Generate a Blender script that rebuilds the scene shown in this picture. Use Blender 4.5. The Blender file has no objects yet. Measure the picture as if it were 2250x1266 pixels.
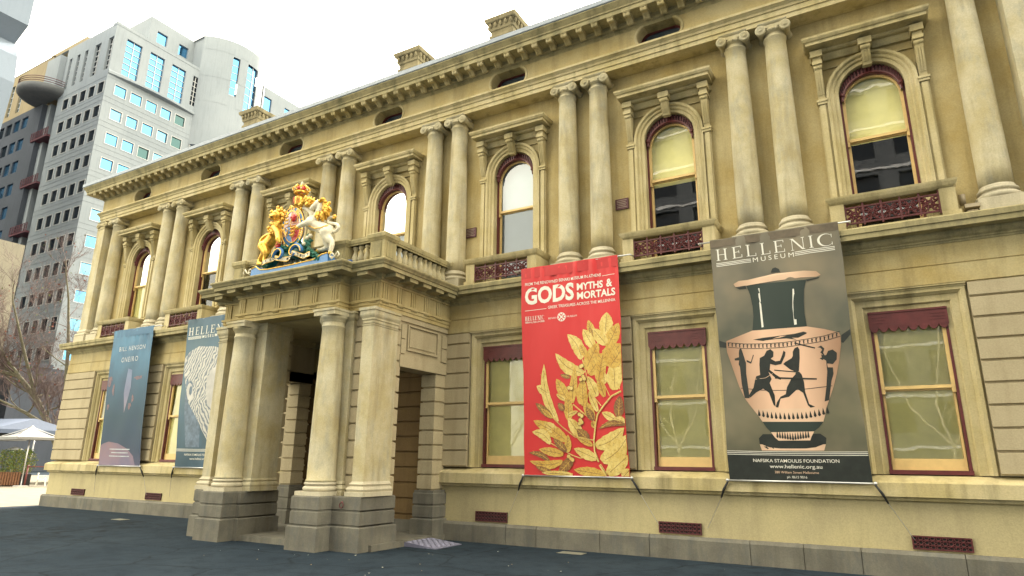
import bpy, bmesh, math, random
from mathutils import Vector, Matrix
R = math.radians
PI = math.pi
random.seed(7)
SC = bpy.context.scene
COL = SC.collection

# ------------------------------------------------------------------ camera, sky, sun, exposure
cam_d = bpy.data.cameras.new('camera'); cam = bpy.data.objects.new('camera', cam_d); COL.objects.link(cam)
cam_d.sensor_fit = 'HORIZONTAL'; cam_d.sensor_width = 36.0
cam_d.lens = 36.0 * 1406.95 / 2250.0
cam_d.clip_start = 0.05; cam_d.clip_end = 3000
PITCH, ROLL, YAW = R(15.0486), R(0.5983), R(29.697)
fw = Vector((-math.sin(YAW)*math.cos(PITCH), math.cos(YAW)*math.cos(PITCH), math.sin(PITCH)))
rt = Vector((math.cos(YAW), math.sin(YAW), 0)); up = rt.cross(fw)
r2 = rt*math.cos(ROLL) + up*math.sin(ROLL); u2 = up*math.cos(ROLL) - rt*math.sin(ROLL)
cam.matrix_world = Matrix(((r2.x, u2.x, -fw.x, 12.5608), (r2.y, u2.y, -fw.y, -14.1678), (r2.z, u2.z, -fw.z, 1.90), (0, 0, 0, 1)))
SC.camera = cam

SUN_EL, SUN_AZ = R(38), R(-12)          # azimuth from +Y (behind the facade), negative = towards -X
world = bpy.data.worlds.new('World'); SC.world = world; world.use_nodes = True
wn = world.node_tree; bg = wn.nodes['Background']
sky = wn.nodes.new('ShaderNodeTexSky'); sky.sky_type = 'NISHITA'; sky.sun_disc = False
sky.sun_elevation = SUN_EL; sky.sun_rotation = SUN_AZ
sky.altitude = 20; sky.air_density = 1.0; sky.dust_density = 6.0; sky.ozone_density = 0.6
veil = wn.nodes.new('ShaderNodeMix'); veil.data_type = 'RGBA'          # thin bright cloud over the whole sky
veil.inputs[0].default_value = 0.62; veil.inputs[7].default_value = (7.6, 6.9, 4.9, 1)
wn.links.new(sky.outputs[0], veil.inputs[6]); wn.links.new(veil.outputs[2], bg.inputs[0]); bg.inputs[1].default_value = 0.15
sun_d = bpy.data.lights.new('sun', 'SUN'); sun_d.energy = 2.0; sun_d.angle = R(0.53); sun_d.color = (1, 0.94, 0.84)
sun = bpy.data.objects.new('sun', sun_d); COL.objects.link(sun)
sdir = Vector((math.sin(SUN_AZ)*math.cos(SUN_EL), math.cos(SUN_AZ)*math.cos(SUN_EL), math.sin(SUN_EL)))
sun.rotation_euler = sdir.to_track_quat('Z', 'Y').to_euler()
SC.view_settings.view_transform = 'Standard'; SC.view_settings.look = 'None'
SC.view_settings.gamma = 1.0; SC.view_settings.exposure = 2.66
SC.cycles.max_bounces = 6; SC.cycles.diffuse_bounces = 2; SC.cycles.glossy_bounces = 3; SC.cycles.transparent_max_bounces = 8
SC.cycles.sample_clamp_indirect = 6

# ------------------------------------------------------------------ materials
MATS = {}
def _new(name):
    m = bpy.data.materials.new(name); m.use_nodes = True
    nt = m.node_tree; p = nt.nodes['Principled BSDF']; MATS[name] = m
    return m, nt, p
def N(nt, t, **kw):
    n = nt.nodes.new(t)
    for k, v in kw.items(): setattr(n, k, v)
    return n
def ramp(nt, fac, stops):
    r = N(nt, 'ShaderNodeValToRGB'); cr = r.color_ramp
    while len(cr.elements) < len(stops): cr.elements.new(0.5)
    for e, (p, c) in zip(cr.elements, stops):
        e.position = p; e.color = (*c, 1) if len(c) == 3 else c
    nt.links.new(fac, r.inputs[0]); return r.outputs[0]
def g3(v): return (v, v, v)
def mixc(nt, fac, a, b, mode='MIX'):
    m = N(nt, 'ShaderNodeMix', data_type='RGBA', blend_type=mode)
    for sock, v in ((m.inputs[0], fac), (m.inputs[6], a), (m.inputs[7], b)):
        if isinstance(v, (int, float)): sock.default_value = v
        elif isinstance(v, tuple): sock.default_value = (*v, 1)
        else: nt.links.new(v, sock)
    return m.outputs[2]
def noise(nt, vec, scale, detail=4, rough=0.55, sc3=None):
    if sc3:
        mp = N(nt, 'ShaderNodeMapping'); mp.inputs['Scale'].default_value = sc3; nt.links.new(vec, mp.inputs[0]); vec = mp.outputs[0]
    n = N(nt, 'ShaderNodeTexNoise'); n.inputs['Scale'].default_value = scale; n.inputs['Detail'].default_value = detail
    n.inputs['Roughness'].default_value = rough; nt.links.new(vec, n.inputs['Vector']); return n.outputs[0]
def bump(nt, p, h, strength, dist=0.02):
    b = N(nt, 'ShaderNodeBump'); b.inputs['Strength'].default_value = strength; b.inputs['Distance'].default_value = dist
    nt.links.new(h, b.inputs['Height']); nt.links.new(b.outputs[0], p.inputs['Normal'])

def stone(name, base, alt, stain, s_amt=0.6, grey=None, rough=0.85, bs=0.35, patch=0.9, edge=0.0):
    """weathered render / stone: blotches between two tones, vertical rain streaks, fine grain"""
    m, nt, p = _new(name)
    pos = N(nt, 'ShaderNodeNewGeometry').outputs['Position']
    n1 = noise(nt, pos, patch, 6, 0.6)
    c = mixc(nt, ramp(nt, n1, [(0.36, g3(0)), (0.64, g3(1))]), base, alt)
    n2 = noise(nt, pos, 1.0, 5, 0.6, (3.2, 3.2, 0.35))
    st = ramp(nt, n2, [(0.5, g3(0)), (0.74, g3(s_amt))])
    c = mixc(nt, st, c, stain)
    if grey:
        n4 = noise(nt, pos, 2.3, 6, 0.7, (1.6, 1.6, 0.6))
        c = mixc(nt, ramp(nt, n4, [(0.5, g3(0)), (0.66, g3(0.55))]), c, grey)
    n3 = noise(nt, pos, 38, 4, 0.6)
    c = mixc(nt, 0.35, c, ramp(nt, n3, [(0.25, g3(0.35)), (0.75, g3(1.0))]), 'MULTIPLY')
    nt.links.new(c, p.inputs['Base Color']); p.inputs['Roughness'].default_value = rough
    p.inputs['Specular IOR Level'].default_value = 0.25
    n5 = noise(nt, pos, 9, 5, 0.65)
    ad = N(nt, 'ShaderNodeMath', operation='ADD'); nt.links.new(n3, ad.inputs[0]); nt.links.new(n5, ad.inputs[1])
    bump(nt, p, ad.outputs[0], bs, 0.008)
    return m
def plain(name, col, rough=0.5, metal=0.0, var=0.15, vs=6, bs=0.0, spec=0.5, coat=0.0, alt=None):
    m, nt, p = _new(name)
    pos = N(nt, 'ShaderNodeNewGeometry').outputs['Position']
    n = noise(nt, pos, vs, 5, 0.6)
    lo = tuple(c*(1-var) for c in col) if alt is None else alt
    c = mixc(nt, ramp(nt, n, [(0.3, g3(0)), (0.7, g3(1))]), lo, tuple(min(1, c*(1+var*0.6)) for c in col))
    nt.links.new(c, p.inputs['Base Color'])
    p.inputs['Roughness'].default_value = rough; p.inputs['Metallic'].default_value = metal
    p.inputs['Specular IOR Level'].default_value = spec; p.inputs['Coat Weight'].default_value = coat
    if bs: bump(nt, p, n, bs, 0.01)
    return m
def glass(name, refl=0.12, tint=(0.96, 0.98, 0.95), wav=0.0):
    m, nt, p = _new(name); nt.nodes.remove(p)
    out = nt.nodes['Material Output']
    tr = N(nt, 'ShaderNodeBsdfTransparent'); tr.inputs[0].default_value = (*tint, 1)
    gl = N(nt, 'ShaderNodeBsdfGlossy'); gl.inputs['Roughness'].default_value = 0.015
    fr = N(nt, 'ShaderNodeFresnel'); fr.inputs[0].default_value = 1.5
    ad = N(nt, 'ShaderNodeMath', operation='ADD', use_clamp=True); nt.links.new(fr.outputs[0], ad.inputs[0]); ad.inputs[1].default_value = refl
    mx = N(nt, 'ShaderNodeMixShader'); nt.links.new(ad.outputs[0], mx.inputs[0])
    nt.links.new(tr.outputs[0], mx.inputs[1]); nt.links.new(gl.outputs[0], mx.inputs[2]); nt.links.new(mx.outputs[0], out.inputs[0])
    if wav:
        pos = N(nt, 'ShaderNodeNewGeometry').outputs['Position']
        b = N(nt, 'ShaderNodeBump'); b.inputs['Strength'].default_value = wav; b.inputs['Distance'].default_value = 0.02
        nt.links.new(noise(nt, pos, 1.6, 2), b.inputs['Height']); nt.links.new(b.outputs[0], gl.inputs['Normal']); nt.links.new(b.outputs[0], fr.inputs['Normal'])
    return m
def mirror_glass(name, col, rough=0.03, refl=0.6, spec=0.9):
    m, nt, p = _new(name)
    p.inputs['Base Color'].default_value = (*col, 1); p.inputs['Roughness'].default_value = rough
    p.inputs['Metallic'].default_value = refl; p.inputs['Specular IOR Level'].default_value = spec
    pos = N(nt, 'ShaderNodeNewGeometry').outputs['Position']
    bump(nt, p, noise(nt, pos, 0.25, 2), 0.05, 0.3)
    return m

STONE  = stone('warm_stone', (0.54, 0.445, 0.235), (0.465, 0.35, 0.14), (0.26, 0.20, 0.09), 0.6)
COLST  = stone('column_stone', (0.62, 0.56, 0.39), (0.50, 0.42, 0.23), (0.20, 0.155, 0.085), 0.6, grey=(0.36, 0.35, 0.28), patch=1.3)
BLOCK  = stone('block_stone', (0.50, 0.42, 0.27), (0.44, 0.365, 0.23), (0.29, 0.23, 0.13), 0.45)
TRIM   = stone('trim_stone', (0.60, 0.51, 0.30), (0.49, 0.40, 0.19), (0.18, 0.15, 0.07), 0.7)
MOSSY  = stone('weathered_stone', (0.46, 0.39, 0.21), (0.34, 0.29, 0.15), (0.10, 0.095, 0.045), 0.8, grey=(0.20, 0.18, 0.11))
DADO   = stone('dado_render', (0.54, 0.46, 0.25), (0.47, 0.40, 0.23), (0.33, 0.28, 0.16), 0.5)
BLUEST = stone('bluestone', (0.21, 0.195, 0.155), (0.15, 0.14, 0.115), (0.09, 0.085, 0.065), 0.6, grey=(0.12, 0.125, 0.12), patch=1.6)
BASEW  = stone('pale_base_stone', (0.60, 0.54, 0.40), (0.52, 0.46, 0.32), (0.28, 0.25, 0.18), 0.5)
MAROON = plain('maroon_paint', (0.115, 0.022, 0.022), 0.45, var=0.3)
IRON   = plain('maroon_iron', (0.10, 0.02, 0.022), 0.5, var=0.4, vs=20)
CREAM  = plain('cream_sash_paint', (0.72, 0.50, 0.20), 0.45, var=0.1)
BLIND  = plain('cream_blind', (0.90, 0.81, 0.36), 0.8, var=0.12, vs=1.5)
SKYBLIND = plain('sky_tone_blind', (0.44, 0.51, 0.58), 0.8, var=0.06, vs=1.2)  # pale blue blind colour stands in for sky mirrored in the panes
DARK   = plain('dark_interior', (0.02, 0.02, 0.02), 0.9)
GLASS  = glass('window_glass', 0.05, wav=0.05)
GLASSR = glass('bright_window_glass', 0.04, wav=0.03)
LEAD   = plain('lead_roof', (0.33, 0.37, 0.42), 0.5, var=0.15)
STEEL  = plain('galvanised_steel', (0.6, 0.6, 0.6), 0.35, metal=0.8, var=0.1)
BLACK  = plain('black_rubber', (0.015, 0.015, 0.016), 0.6)
GOLD   = plain('gold_leaf', (0.85, 0.52, 0.10), 0.32, metal=0.55, var=0.35, vs=14, bs=0.5, alt=(0.62, 0.33, 0.04))
WHITE  = plain('white_enamel', (0.74, 0.68, 0.52), 0.6, var=0.2, vs=9, bs=0.2)
REDP   = plain('red_enamel', (0.55, 0.03, 0.03), 0.4)
BLUEP  = plain('blue_enamel', (0.05, 0.19, 0.46), 0.4, var=0.15)
DBLUEP = plain('dark_blue_enamel', (0.02, 0.06, 0.20), 0.4)
GREENP = plain('green_enamel', (0.015, 0.16, 0.11), 0.45, var=0.4, vs=12)
PINKP  = plain('faded_red_enamel', (0.62, 0.36, 0.34), 0.5, var=0.15, vs=12)
MAUVE  = plain('mauve_enamel', (0.52, 0.46, 0.56), 0.5, var=0.12, vs=12)

# ------------------------------------------------------------------ mesh helpers
class MB:
    """collects shapes; build() links them as ONE mesh object"""
    def __init__(s): s.v = []; s.f = []; s.m = []; s.sm = []
    def add(s, vs, fs, m=0, smooth=False):
        o = len(s.v); s.v += [tuple(v) for v in vs]
        for f in fs: s.f.append(tuple(i+o for i in f)); s.m.append(m); s.sm.append(smooth)
    def box(s, x0, x1, y0, y1, z0, z1, m=0):
        s.add([(x0,y0,z0),(x1,y0,z0),(x1,y1,z0),(x0,y1,z0),(x0,y0,z1),(x1,y0,z1),(x1,y1,z1),(x0,y1,z1)],
              [(0,3,2,1),(4,5,6,7),(0,1,5,4),(1,2,6,5),(2,3,7,6),(3,0,4,7)], m)
    def quad(s, a, b, c, d, m=0): s.add([a,b,c,d], [(0,1,2,3)], m)
    def prism(s, poly, axis, a, b, m=0):
        """poly: 2D points; axis 'x': (y,z) extruded along x, 'y': (x,z) along y, 'z': (x,y) along z"""
        n = len(poly)
        def P(p, t): return {'x': (t, p[0], p[1]), 'y': (p[0], t, p[1]), 'z': (p[0], p[1], t)}[axis]
        vs = [P(p, a) for p in poly] + [P(p, b) for p in poly]
        fs = [tuple(range(n-1, -1, -1)), tuple(range(n, 2*n))] + [(i, (i+1) % n, n+(i+1) % n, n+i) for i in range(n)]
        s.add(vs, fs, m)
    def sweep(s, path, prof, close=False, cap=True, m=0):
        """profile (out, z) along a plan path, outward = right-hand side of travel, mitred corners"""
        n = len(path); k = len(prof); pts = [Vector(p) for p in path]; rows = []
        def nrm(a, b):
            d = (b-a).normalized(); return Vector((d.y, -d.x))
        for i in range(n):
            if close: n0 = nrm(pts[i-1], pts[i]); n1 = nrm(pts[i], pts[(i+1) % n])
            else:
                n0 = nrm(pts[i-1], pts[i]) if i else nrm(pts[0], pts[1])
                n1 = nrm(pts[i], pts[i+1]) if i < n-1 else nrm(pts[-2], pts[-1])
            mt = (n0+n1); mt = mt/max(1e-6, mt.length); mt = mt/max(0.2, mt.dot(n0))
            rows.append([(pts[i].x+mt.x*o, pts[i].y+mt.y*o, z) for o, z in prof])
        vs = [v for r in rows for v in r]; fs = []
        for i in range(n if close else n-1):
            a = i*k; b = ((i+1) % n)*k
            for j in range(k): fs.append((a+j, b+j, b+(j+1) % k, a+(j+1) % k))
        if cap and not close: fs += [tuple(range(k)), tuple(range((n-1)*k+k-1, (n-1)*k-1, -1))]
        s.add(vs, fs, m)
    def sweepf(s, path, prof, m=0, close=False, yb=0.0):
        """profile (w, y) along a path in the facade plane (x,z); w grows away from the opening (left of travel)"""
        n = len(path); k = len(prof); pts = [Vector(p) for p in path]; rows = []
        def nrm(a, b):
            d = (b-a).normalized(); return Vector((-d.y, d.x))
        for i in range(n):
            if close: n0 = nrm(pts[i-1], pts[i]); n1 = nrm(pts[i], pts[(i+1) % n])
            else:
                n0 = nrm(pts[i-1], pts[i]) if i else nrm(pts[0], pts[1])
                n1 = nrm(pts[i], pts[i+1]) if i < n-1 else nrm(pts[-2], pts[-1])
            mt = n0+n1; mt = mt/max(1e-6, mt.length); mt = mt/max(0.3, mt.dot(n0))
            rows.append([(pts[i].x+mt.x*w, yb+y, pts[i].y+mt.y*w) for w, y in prof])
        vs = [v for r in rows for v in r]; fs = []
        for i in range(n if close else n-1):
            a = i*k; b = ((i+1) % n)*k
            for j in range(k-1): fs.append((a+j, a+j+1, b+j+1, b+j))
        s.add(vs, fs, m)
    def lathe(s, prof, c=(0,0,0), seg=24, axis='z', m=0, smooth=True, a0=0, a1=2*PI):
        full = abs(a1-a0-2*PI) < 1e-6; ns = seg if full else seg+1; k = len(prof); vs = []
        for i in range(ns):
            a = a0+(a1-a0)*i/seg; ca, sa = math.cos(a), math.sin(a)
            for r, h in prof:
                if axis == 'z': vs.append((c[0]+r*ca, c[1]+r*sa, c[2]+h))
                elif axis == 'y': vs.append((c[0]+r*ca, c[1]+h, c[2]+r*sa))
                else: vs.append((c[0]+h, c[1]+r*ca, c[2]+r*sa))
        fs = []
        for i in range(seg):
            a = i*k; b = ((i+1) % ns)*k
            for j in range(k-1):
                q = (a+j, b+j, b+j+1, a+j+1)
                fs.append(q if axis != 'y' else q[::-1])
        s.add(vs, fs, m, smooth)
    def tube(s, pts, rad, seg=8, m=0, cap=True):
        pts = [Vector(p) for p in pts]; n = len(pts)
        if not isinstance(rad, (list, tuple)): rad = [rad]*n
        rows = []; ref = Vector((0, 0, 1))
        d0 = (pts[1]-pts[0]).normalized()
        if abs(d0.dot(ref)) > 0.9: ref = Vector((1, 0, 0))
        u = d0.cross(ref).normalized()
        for i in range(n):
            d = (pts[min(i+1, n-1)]-pts[max(i-1, 0)]).normalized()
            u = (u-d*u.dot(d)); u = u.normalized() if u.length > 1e-6 else d.orthogonal().normalized()
            w = d.cross(u)
            rows.append([pts[i]+(u*math.cos(2*PI*j/seg)+w*math.sin(2*PI*j/seg))*rad[i] for j in range(seg)])
        vs = [v for r in rows for v in r]; fs = []
        for i in range(n-1):
            for j in range(seg): fs.append((i*seg+j, i*seg+(j+1) % seg, (i+1)*seg+(j+1) % seg, (i+1)*seg+j))
        if cap: fs += [tuple(range(seg-1, -1, -1)), tuple(range((n-1)*seg, n*seg))]
        s.add(vs, fs, m, seg > 5)
    def ball(s, c, r, m=0, seg=10, rings=7, sc=(1,1,1)):
        vs = []; fs = []
        for i in range(rings+1):
            t = PI*i/rings
            for j in range(seg):
                a = 2*PI*j/seg
                vs.append((c[0]+r*sc[0]*math.sin(t)*math.cos(a), c[1]+r*sc[1]*math.sin(t)*math.sin(a), c[2]+r*sc[2]*math.cos(t)))
        for i in range(rings):
            for j in range(seg): fs.append((i*seg+j, (i+1)*seg+j, (i+1)*seg+(j+1) % seg, i*seg+(j+1) % seg))
        s.add(vs, fs, m, True)
    def build(s, name, mats, parent=None, loc=None, fix=False):
        me = bpy.data.meshes.new(name); me.from_pydata(s.v, [], s.f)
        for mt in (mats if isinstance(mats, (list, tuple)) else [mats]): me.materials.append(mt)
        me.polygons.foreach_set('material_index', s.m); me.polygons.foreach_set('use_smooth', s.sm)
        if fix:
            bm = bmesh.new(); bm.from_mesh(me); bmesh.ops.recalc_face_normals(bm, faces=bm.faces); bm.to_mesh(me); bm.free()
        me.update()
        o = bpy.data.objects.new(name, me); COL.objects.link(o)
        if parent is not None: o.parent = parent
        if loc: o.location = loc
        return o
def tag(o, label=None, cat=None, group=None, kind=None):
    for k, v in (('label', label), ('category', cat), ('group', group), ('kind', kind)):
        if v: o[k] = v
    return o
def empty(name, loc=(0,0,0), rz=0):
    o = bpy.data.objects.new(name, None); COL.objects.link(o); o.location = loc; o.rotation_euler = (0, 0, rz); o.empty_display_size = 0.2
    return o
def children(o): return [c for c in bpy.data.objects if c.parent == o]
def copy_tree(o, parent=None, loc=None):
    c = o.copy(); COL.objects.link(c)
    if parent is not None: c.parent = parent
    if loc: c.location = loc
    for ch in children(o):
        if ch != c: copy_tree(ch, c)
    return c
def text2d(body, size=1.0, bold=0.0, spacing=1.0, align='LEFT', shear=0.0):
    """triangulated outline of a word: (verts2d, faces, width)"""
    cu = bpy.data.curves.new('t', 'FONT'); cu.body = body; cu.size = size; cu.offset = bold; cu.space_character = spacing; cu.resolution_u = 3; cu.fill_mode = 'FRONT'
    cu.align_x = align; cu.shear = shear
    ob = bpy.data.objects.new('t', cu); COL.objects.link(ob)
    dg = bpy.context.evaluated_depsgraph_get(); ev = ob.evaluated_get(dg); me = ev.to_mesh()
    vs = [(v.co.x, v.co.y) for v in me.vertices]; fs = [tuple(p.vertices) for p in me.polygons]
    ev.to_mesh_clear(); bpy.data.objects.remove(ob); bpy.data.curves.remove(cu)
    xs = [v[0] for v in vs] or [0, 1]; ys = [v[1] for v in vs] or [0, 1]
    return vs, fs, (min(xs), max(xs), min(ys), max(ys))
def arc(cx, cz, r, a0, a1, n): return [(cx+r*math.cos(a0+(a1-a0)*i/n), cz+r*math.sin(a0+(a1-a0)*i/n)) for i in range(n+1)]
# digitised shapes: banner prints (metres from the banner top left corner), crest (x, z metres)
LEAVES=[(2.169,1.823,2.222,1.322,0.337,0,0),(2.222,2.124,2.494,1.598,0.32,1,0),(1.874,1.881,1.752,1.459,0.195,1,0),(1.873,1.897,1.779,1.63,0.098,2,0),(1.889,2.114,1.616,1.657,0.249,0,0),(2.191,2.056,1.867,1.671,0.266,0,0),(1.575,2.338,1.221,1.743,0.293,0,0.1),(1.676,2.28,1.536,2.002,0.178,1,0),(1.612,2.679,0.902,2.172,0.293,0,-0.12),(1.661,2.592,2.001,2.007,0.337,1,0),(1.736,2.711,2.111,2.246,0.32,1,0),(2.149,2.509,2.535,2.067,0.497,1,0),(2.358,3.083,2.343,2.442,0.373,0,0),(1.296,3.324,1.386,2.508,0.195,1,0),(1.206,3.304,0.898,2.761,0.266,1,0),(1.257,2.748,1.003,2.675,0.107,2,0),(0.708,3.101,0.373,2.908,0.222,0,0),(0.897,3.733,0.591,2.396,0.222,0,-0.1),(1.509,3.365,1.59,2.784,0.266,1,0),(1.913,3.205,1.699,2.741,0.231,0,0),(2.094,3.222,1.945,2.756,0.178,1,0),(2.109,2.934,2.09,2.651,0.16,0,0),(2.526,2.806,2.529,2.326,0.107,0,0),(1.956,2.87,2.112,2.23,0.266,1,0),(2.25,2.565,2.562,2.199,0.355,1,0),(0.762,3.646,0.332,3.3,0.186,2,0),(0.753,3.638,0.479,3.439,0.124,1,0),(1.083,4.091,0.262,3.705,0.284,1,0),(0.87,3.958,0.544,3.754,0.213,0,0),(0.713,4.214,0.226,3.961,0.231,0,0.15),(1.189,3.708,1.195,3.155,0.231,1,0),(1.176,3.594,1.422,3.513,0.107,0,0),(1.476,4.066,1.173,3.659,0.266,0,0),(1.665,4.164,1.377,3.905,0.231,2,0),(1.791,3.725,1.585,3.27,0.231,1,0),(1.791,3.725,1.63,3.433,0.178,2,0),(1.904,3.538,1.717,3.082,0.151,0,0),(1.817,3.884,1.737,3.755,0.107,1,0),(2.322,3.725,2.007,3.558,0.178,0,0),(2.391,3.681,2.469,3.213,0.249,2,0),(2.543,3.794,2.307,3.693,0.178,0,0),(2.549,3.84,1.902,3.918,0.133,2,0.12),(1.823,4.292,2.512,3.901,0.337,0,0.1),(1.943,4.61,2.586,4.056,0.408,0,0.1),(2.056,4.878,2.56,4.483,0.337,0,0),(2.393,4.944,2.567,4.77,0.213,0,0),(1.746,4.267,1.37,4.08,0.142,1,0),(1.818,4.556,1.287,4.333,0.231,0,0),(1.141,4.411,1.157,4.028,0.169,1,0),(1.022,4.458,0.402,4.356,0.195,1,0),(0.671,4.615,0.135,4.435,0.133,2,0.1),(0.989,4.616,0.148,4.623,0.195,1,-0.1),(1.243,4.538,0.869,4.901,0.231,2,0),(0.725,4.87,0.305,4.744,0.124,2,0),(1.227,4.899,0.459,4.872,0.133,0,0),(1.987,4.894,1.258,4.789,0.231,1,0),(1.116,4.156,0.725,3.89,0.231,1,0),(1.106,4.395,0.79,4.118,0.178,2,0),(1.118,3.25,0.902,3.125,0.107,0,0),(1.578,3.398,1.566,2.912,0.249,1,0),(1.09,3.477,0.931,3.324,0.16,2,0)]
STEMS=[(0.046,[(2.508,3.121),(2.265,3.22),(2.048,3.433),(1.901,3.602),(1.837,3.837),(1.786,4.166),(1.791,4.401),(1.866,4.618)]),(0.071,[(1.888,4.68),(1.959,4.787),(2.029,4.909)]),(0.025,[(1.786,4.158),(1.334,4.08),(1.038,3.865),(0.879,3.731),(0.772,3.63)]),(0.032,[(1.823,3.774),(1.587,3.591),(1.312,3.356)]),(0.023,[(1.805,4.478),(1.63,4.508),(1.419,4.539),(1.228,4.475),(0.999,4.362),(0.677,4.197)]),(0.023,[(1.997,3.415),(1.768,3.133),(1.658,2.835)]),(0.021,[(1.56,2.271),(1.665,2.69),(1.658,2.853)]),(0.021,[(2.027,2.517),(2.029,2.809),(2.215,3.203)]),(0.021,[(2.446,2.738),(2.469,3.073)]),(0.025,[(1.137,3.234),(1.011,3.179),(0.903,3.108)])]
BERRIES=[(1.535,2.813),(1.591,2.751),(1.624,2.802),(1.576,2.504),(1.539,2.518),(1.292,2.997),(1.229,2.986),(1.463,3.587),(1.515,3.621),(1.475,3.716),(1.508,3.765),(1.454,3.795),(1.155,4.506),(1.206,4.553),(1.241,4.577)]
TXT_A={'l1': [(0.108,0.442),(2.117,0.461),(0.11,0.378)],'rule1': [(2.128,0.449),(2.45,0.445)],'gods': [(0.105,0.914),(1.423,0.918),(0.117,0.499)],'myths': [(1.501,0.707),(2.159,0.726),(1.509,0.549)],'amp': [(2.237,0.719),(2.38,0.722),(2.247,0.535)],'mortals': [(1.502,0.944),(2.456,0.931),(1.51,0.766)],'l2': [(0.732,1.081),(2.451,1.087),(0.734,1.016)],'rule2': [(0.108,1.081),(0.689,1.072)],'hel': [(0.108,1.326),(0.626,1.337),(0.111,1.22)],'mus': [(0.106,1.392),(0.624,1.402),(0.108,1.348)],'ben': [(0.734,1.343),(0.949,1.339),(0.736,1.306)],'logo': [(1.084,1.318),(1.184,1.319)],'mus2': [(1.219,1.342),(1.477,1.342),(1.22,1.301)]}
TXT_B={'hel': [(0.101,0.495),(2.369,0.464),(0.119,0.226)],'mus': [(0.831,0.614),(1.622,0.595),(0.84,0.505)],'r1': [(0.098,0.54),(0.8,0.544)],'r2': [(0.093,0.611),(0.796,0.592)],'r3': [(1.645,0.512),(2.368,0.502)],'r4': [(1.638,0.584),(2.361,0.565)],'l0': [(0.003,4.382),(2.493,4.405)],'l1': [(-0.002,4.451),(2.486,4.462)],'naf': [(0.479,4.588),(1.988,4.591),(0.484,4.528)],'www': [(0.769,4.701),(1.693,4.698),(0.775,4.63)],'wil': [(0.847,4.791),(1.622,4.79),(0.851,4.749)],'ph': [(1.057,4.88),(1.413,4.878),(1.062,4.833)]}
NECK=[((0.664,1.074),(1.798,1.102)),((0.725,1.296),(1.74,1.304)),((0.745,1.533),(1.709,1.529)),((0.738,1.744),(1.693,1.774)),((0.695,2.022),(1.713,2.03))]
BODY1=[((0.695,2.022),(1.713,2.03)),((0.413,2.113),(2.013,2.107)),((0.158,2.197),(2.269,2.199)),((0.148,2.298),(2.293,2.261)),((0.149,2.432),(2.282,2.437)),((0.194,2.621),(2.211,2.731)),((0.262,2.888),(2.139,2.973)),((0.332,3.126),(2.057,3.214)),((0.425,3.361),(1.953,3.452)),((0.555,3.568),(1.882,3.594))]
BODY2=[((0.555,3.568),(1.882,3.594)),((0.642,3.696),(1.845,3.725)),((0.715,3.823),(1.799,3.843))]
BODY3=[((0.715,3.823),(1.799,3.843)),((0.777,3.936),(1.71,3.948)),((0.852,4.023),(1.624,4.017))]
BODY4=[((0.852,4.023),(1.624,4.017)),((0.914,4.122),(1.57,4.111)),((0.979,4.184),(1.54,4.182))]
FOOT=[[(1.234,4.176),(1.775,4.174)],[(1.214,4.379),(1.743,4.373)]]
RIM=[(0.416,1.023),(0.521,0.97),(0.702,0.97),(1.238,0.906),(1.77,0.919),(1.989,0.958),(2.063,1.04),(1.977,1.071),(1.701,1.048),(1.224,1.054),(0.673,1.086),(0.451,1.093)]
KNOB=[(1.153,0.874),(1.19,0.792),(1.249,0.778),(1.313,0.819),(1.332,0.886)]
RIMSH=[(0.431,1.09),(0.653,1.083),(0.658,1.149),(0.528,1.149),(1.789,1.101),(2.05,1.08),(2.01,1.107),(1.803,1.14)]
HL=[[(0.884,1.164),(0.913,1.168),(0.916,1.969),(0.877,1.976)],[(1.533,1.26),(1.559,1.263),(1.535,1.973),(1.488,1.979),(1.49,1.63)]]
HANDLE=[[(-0.019,2.177),(0.153,2.231),(0.145,2.338),(-0.003,2.313)],[(2.31,2.25),(2.489,2.152),(2.489,2.252),(2.326,2.402),(2.294,2.387)]]
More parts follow.
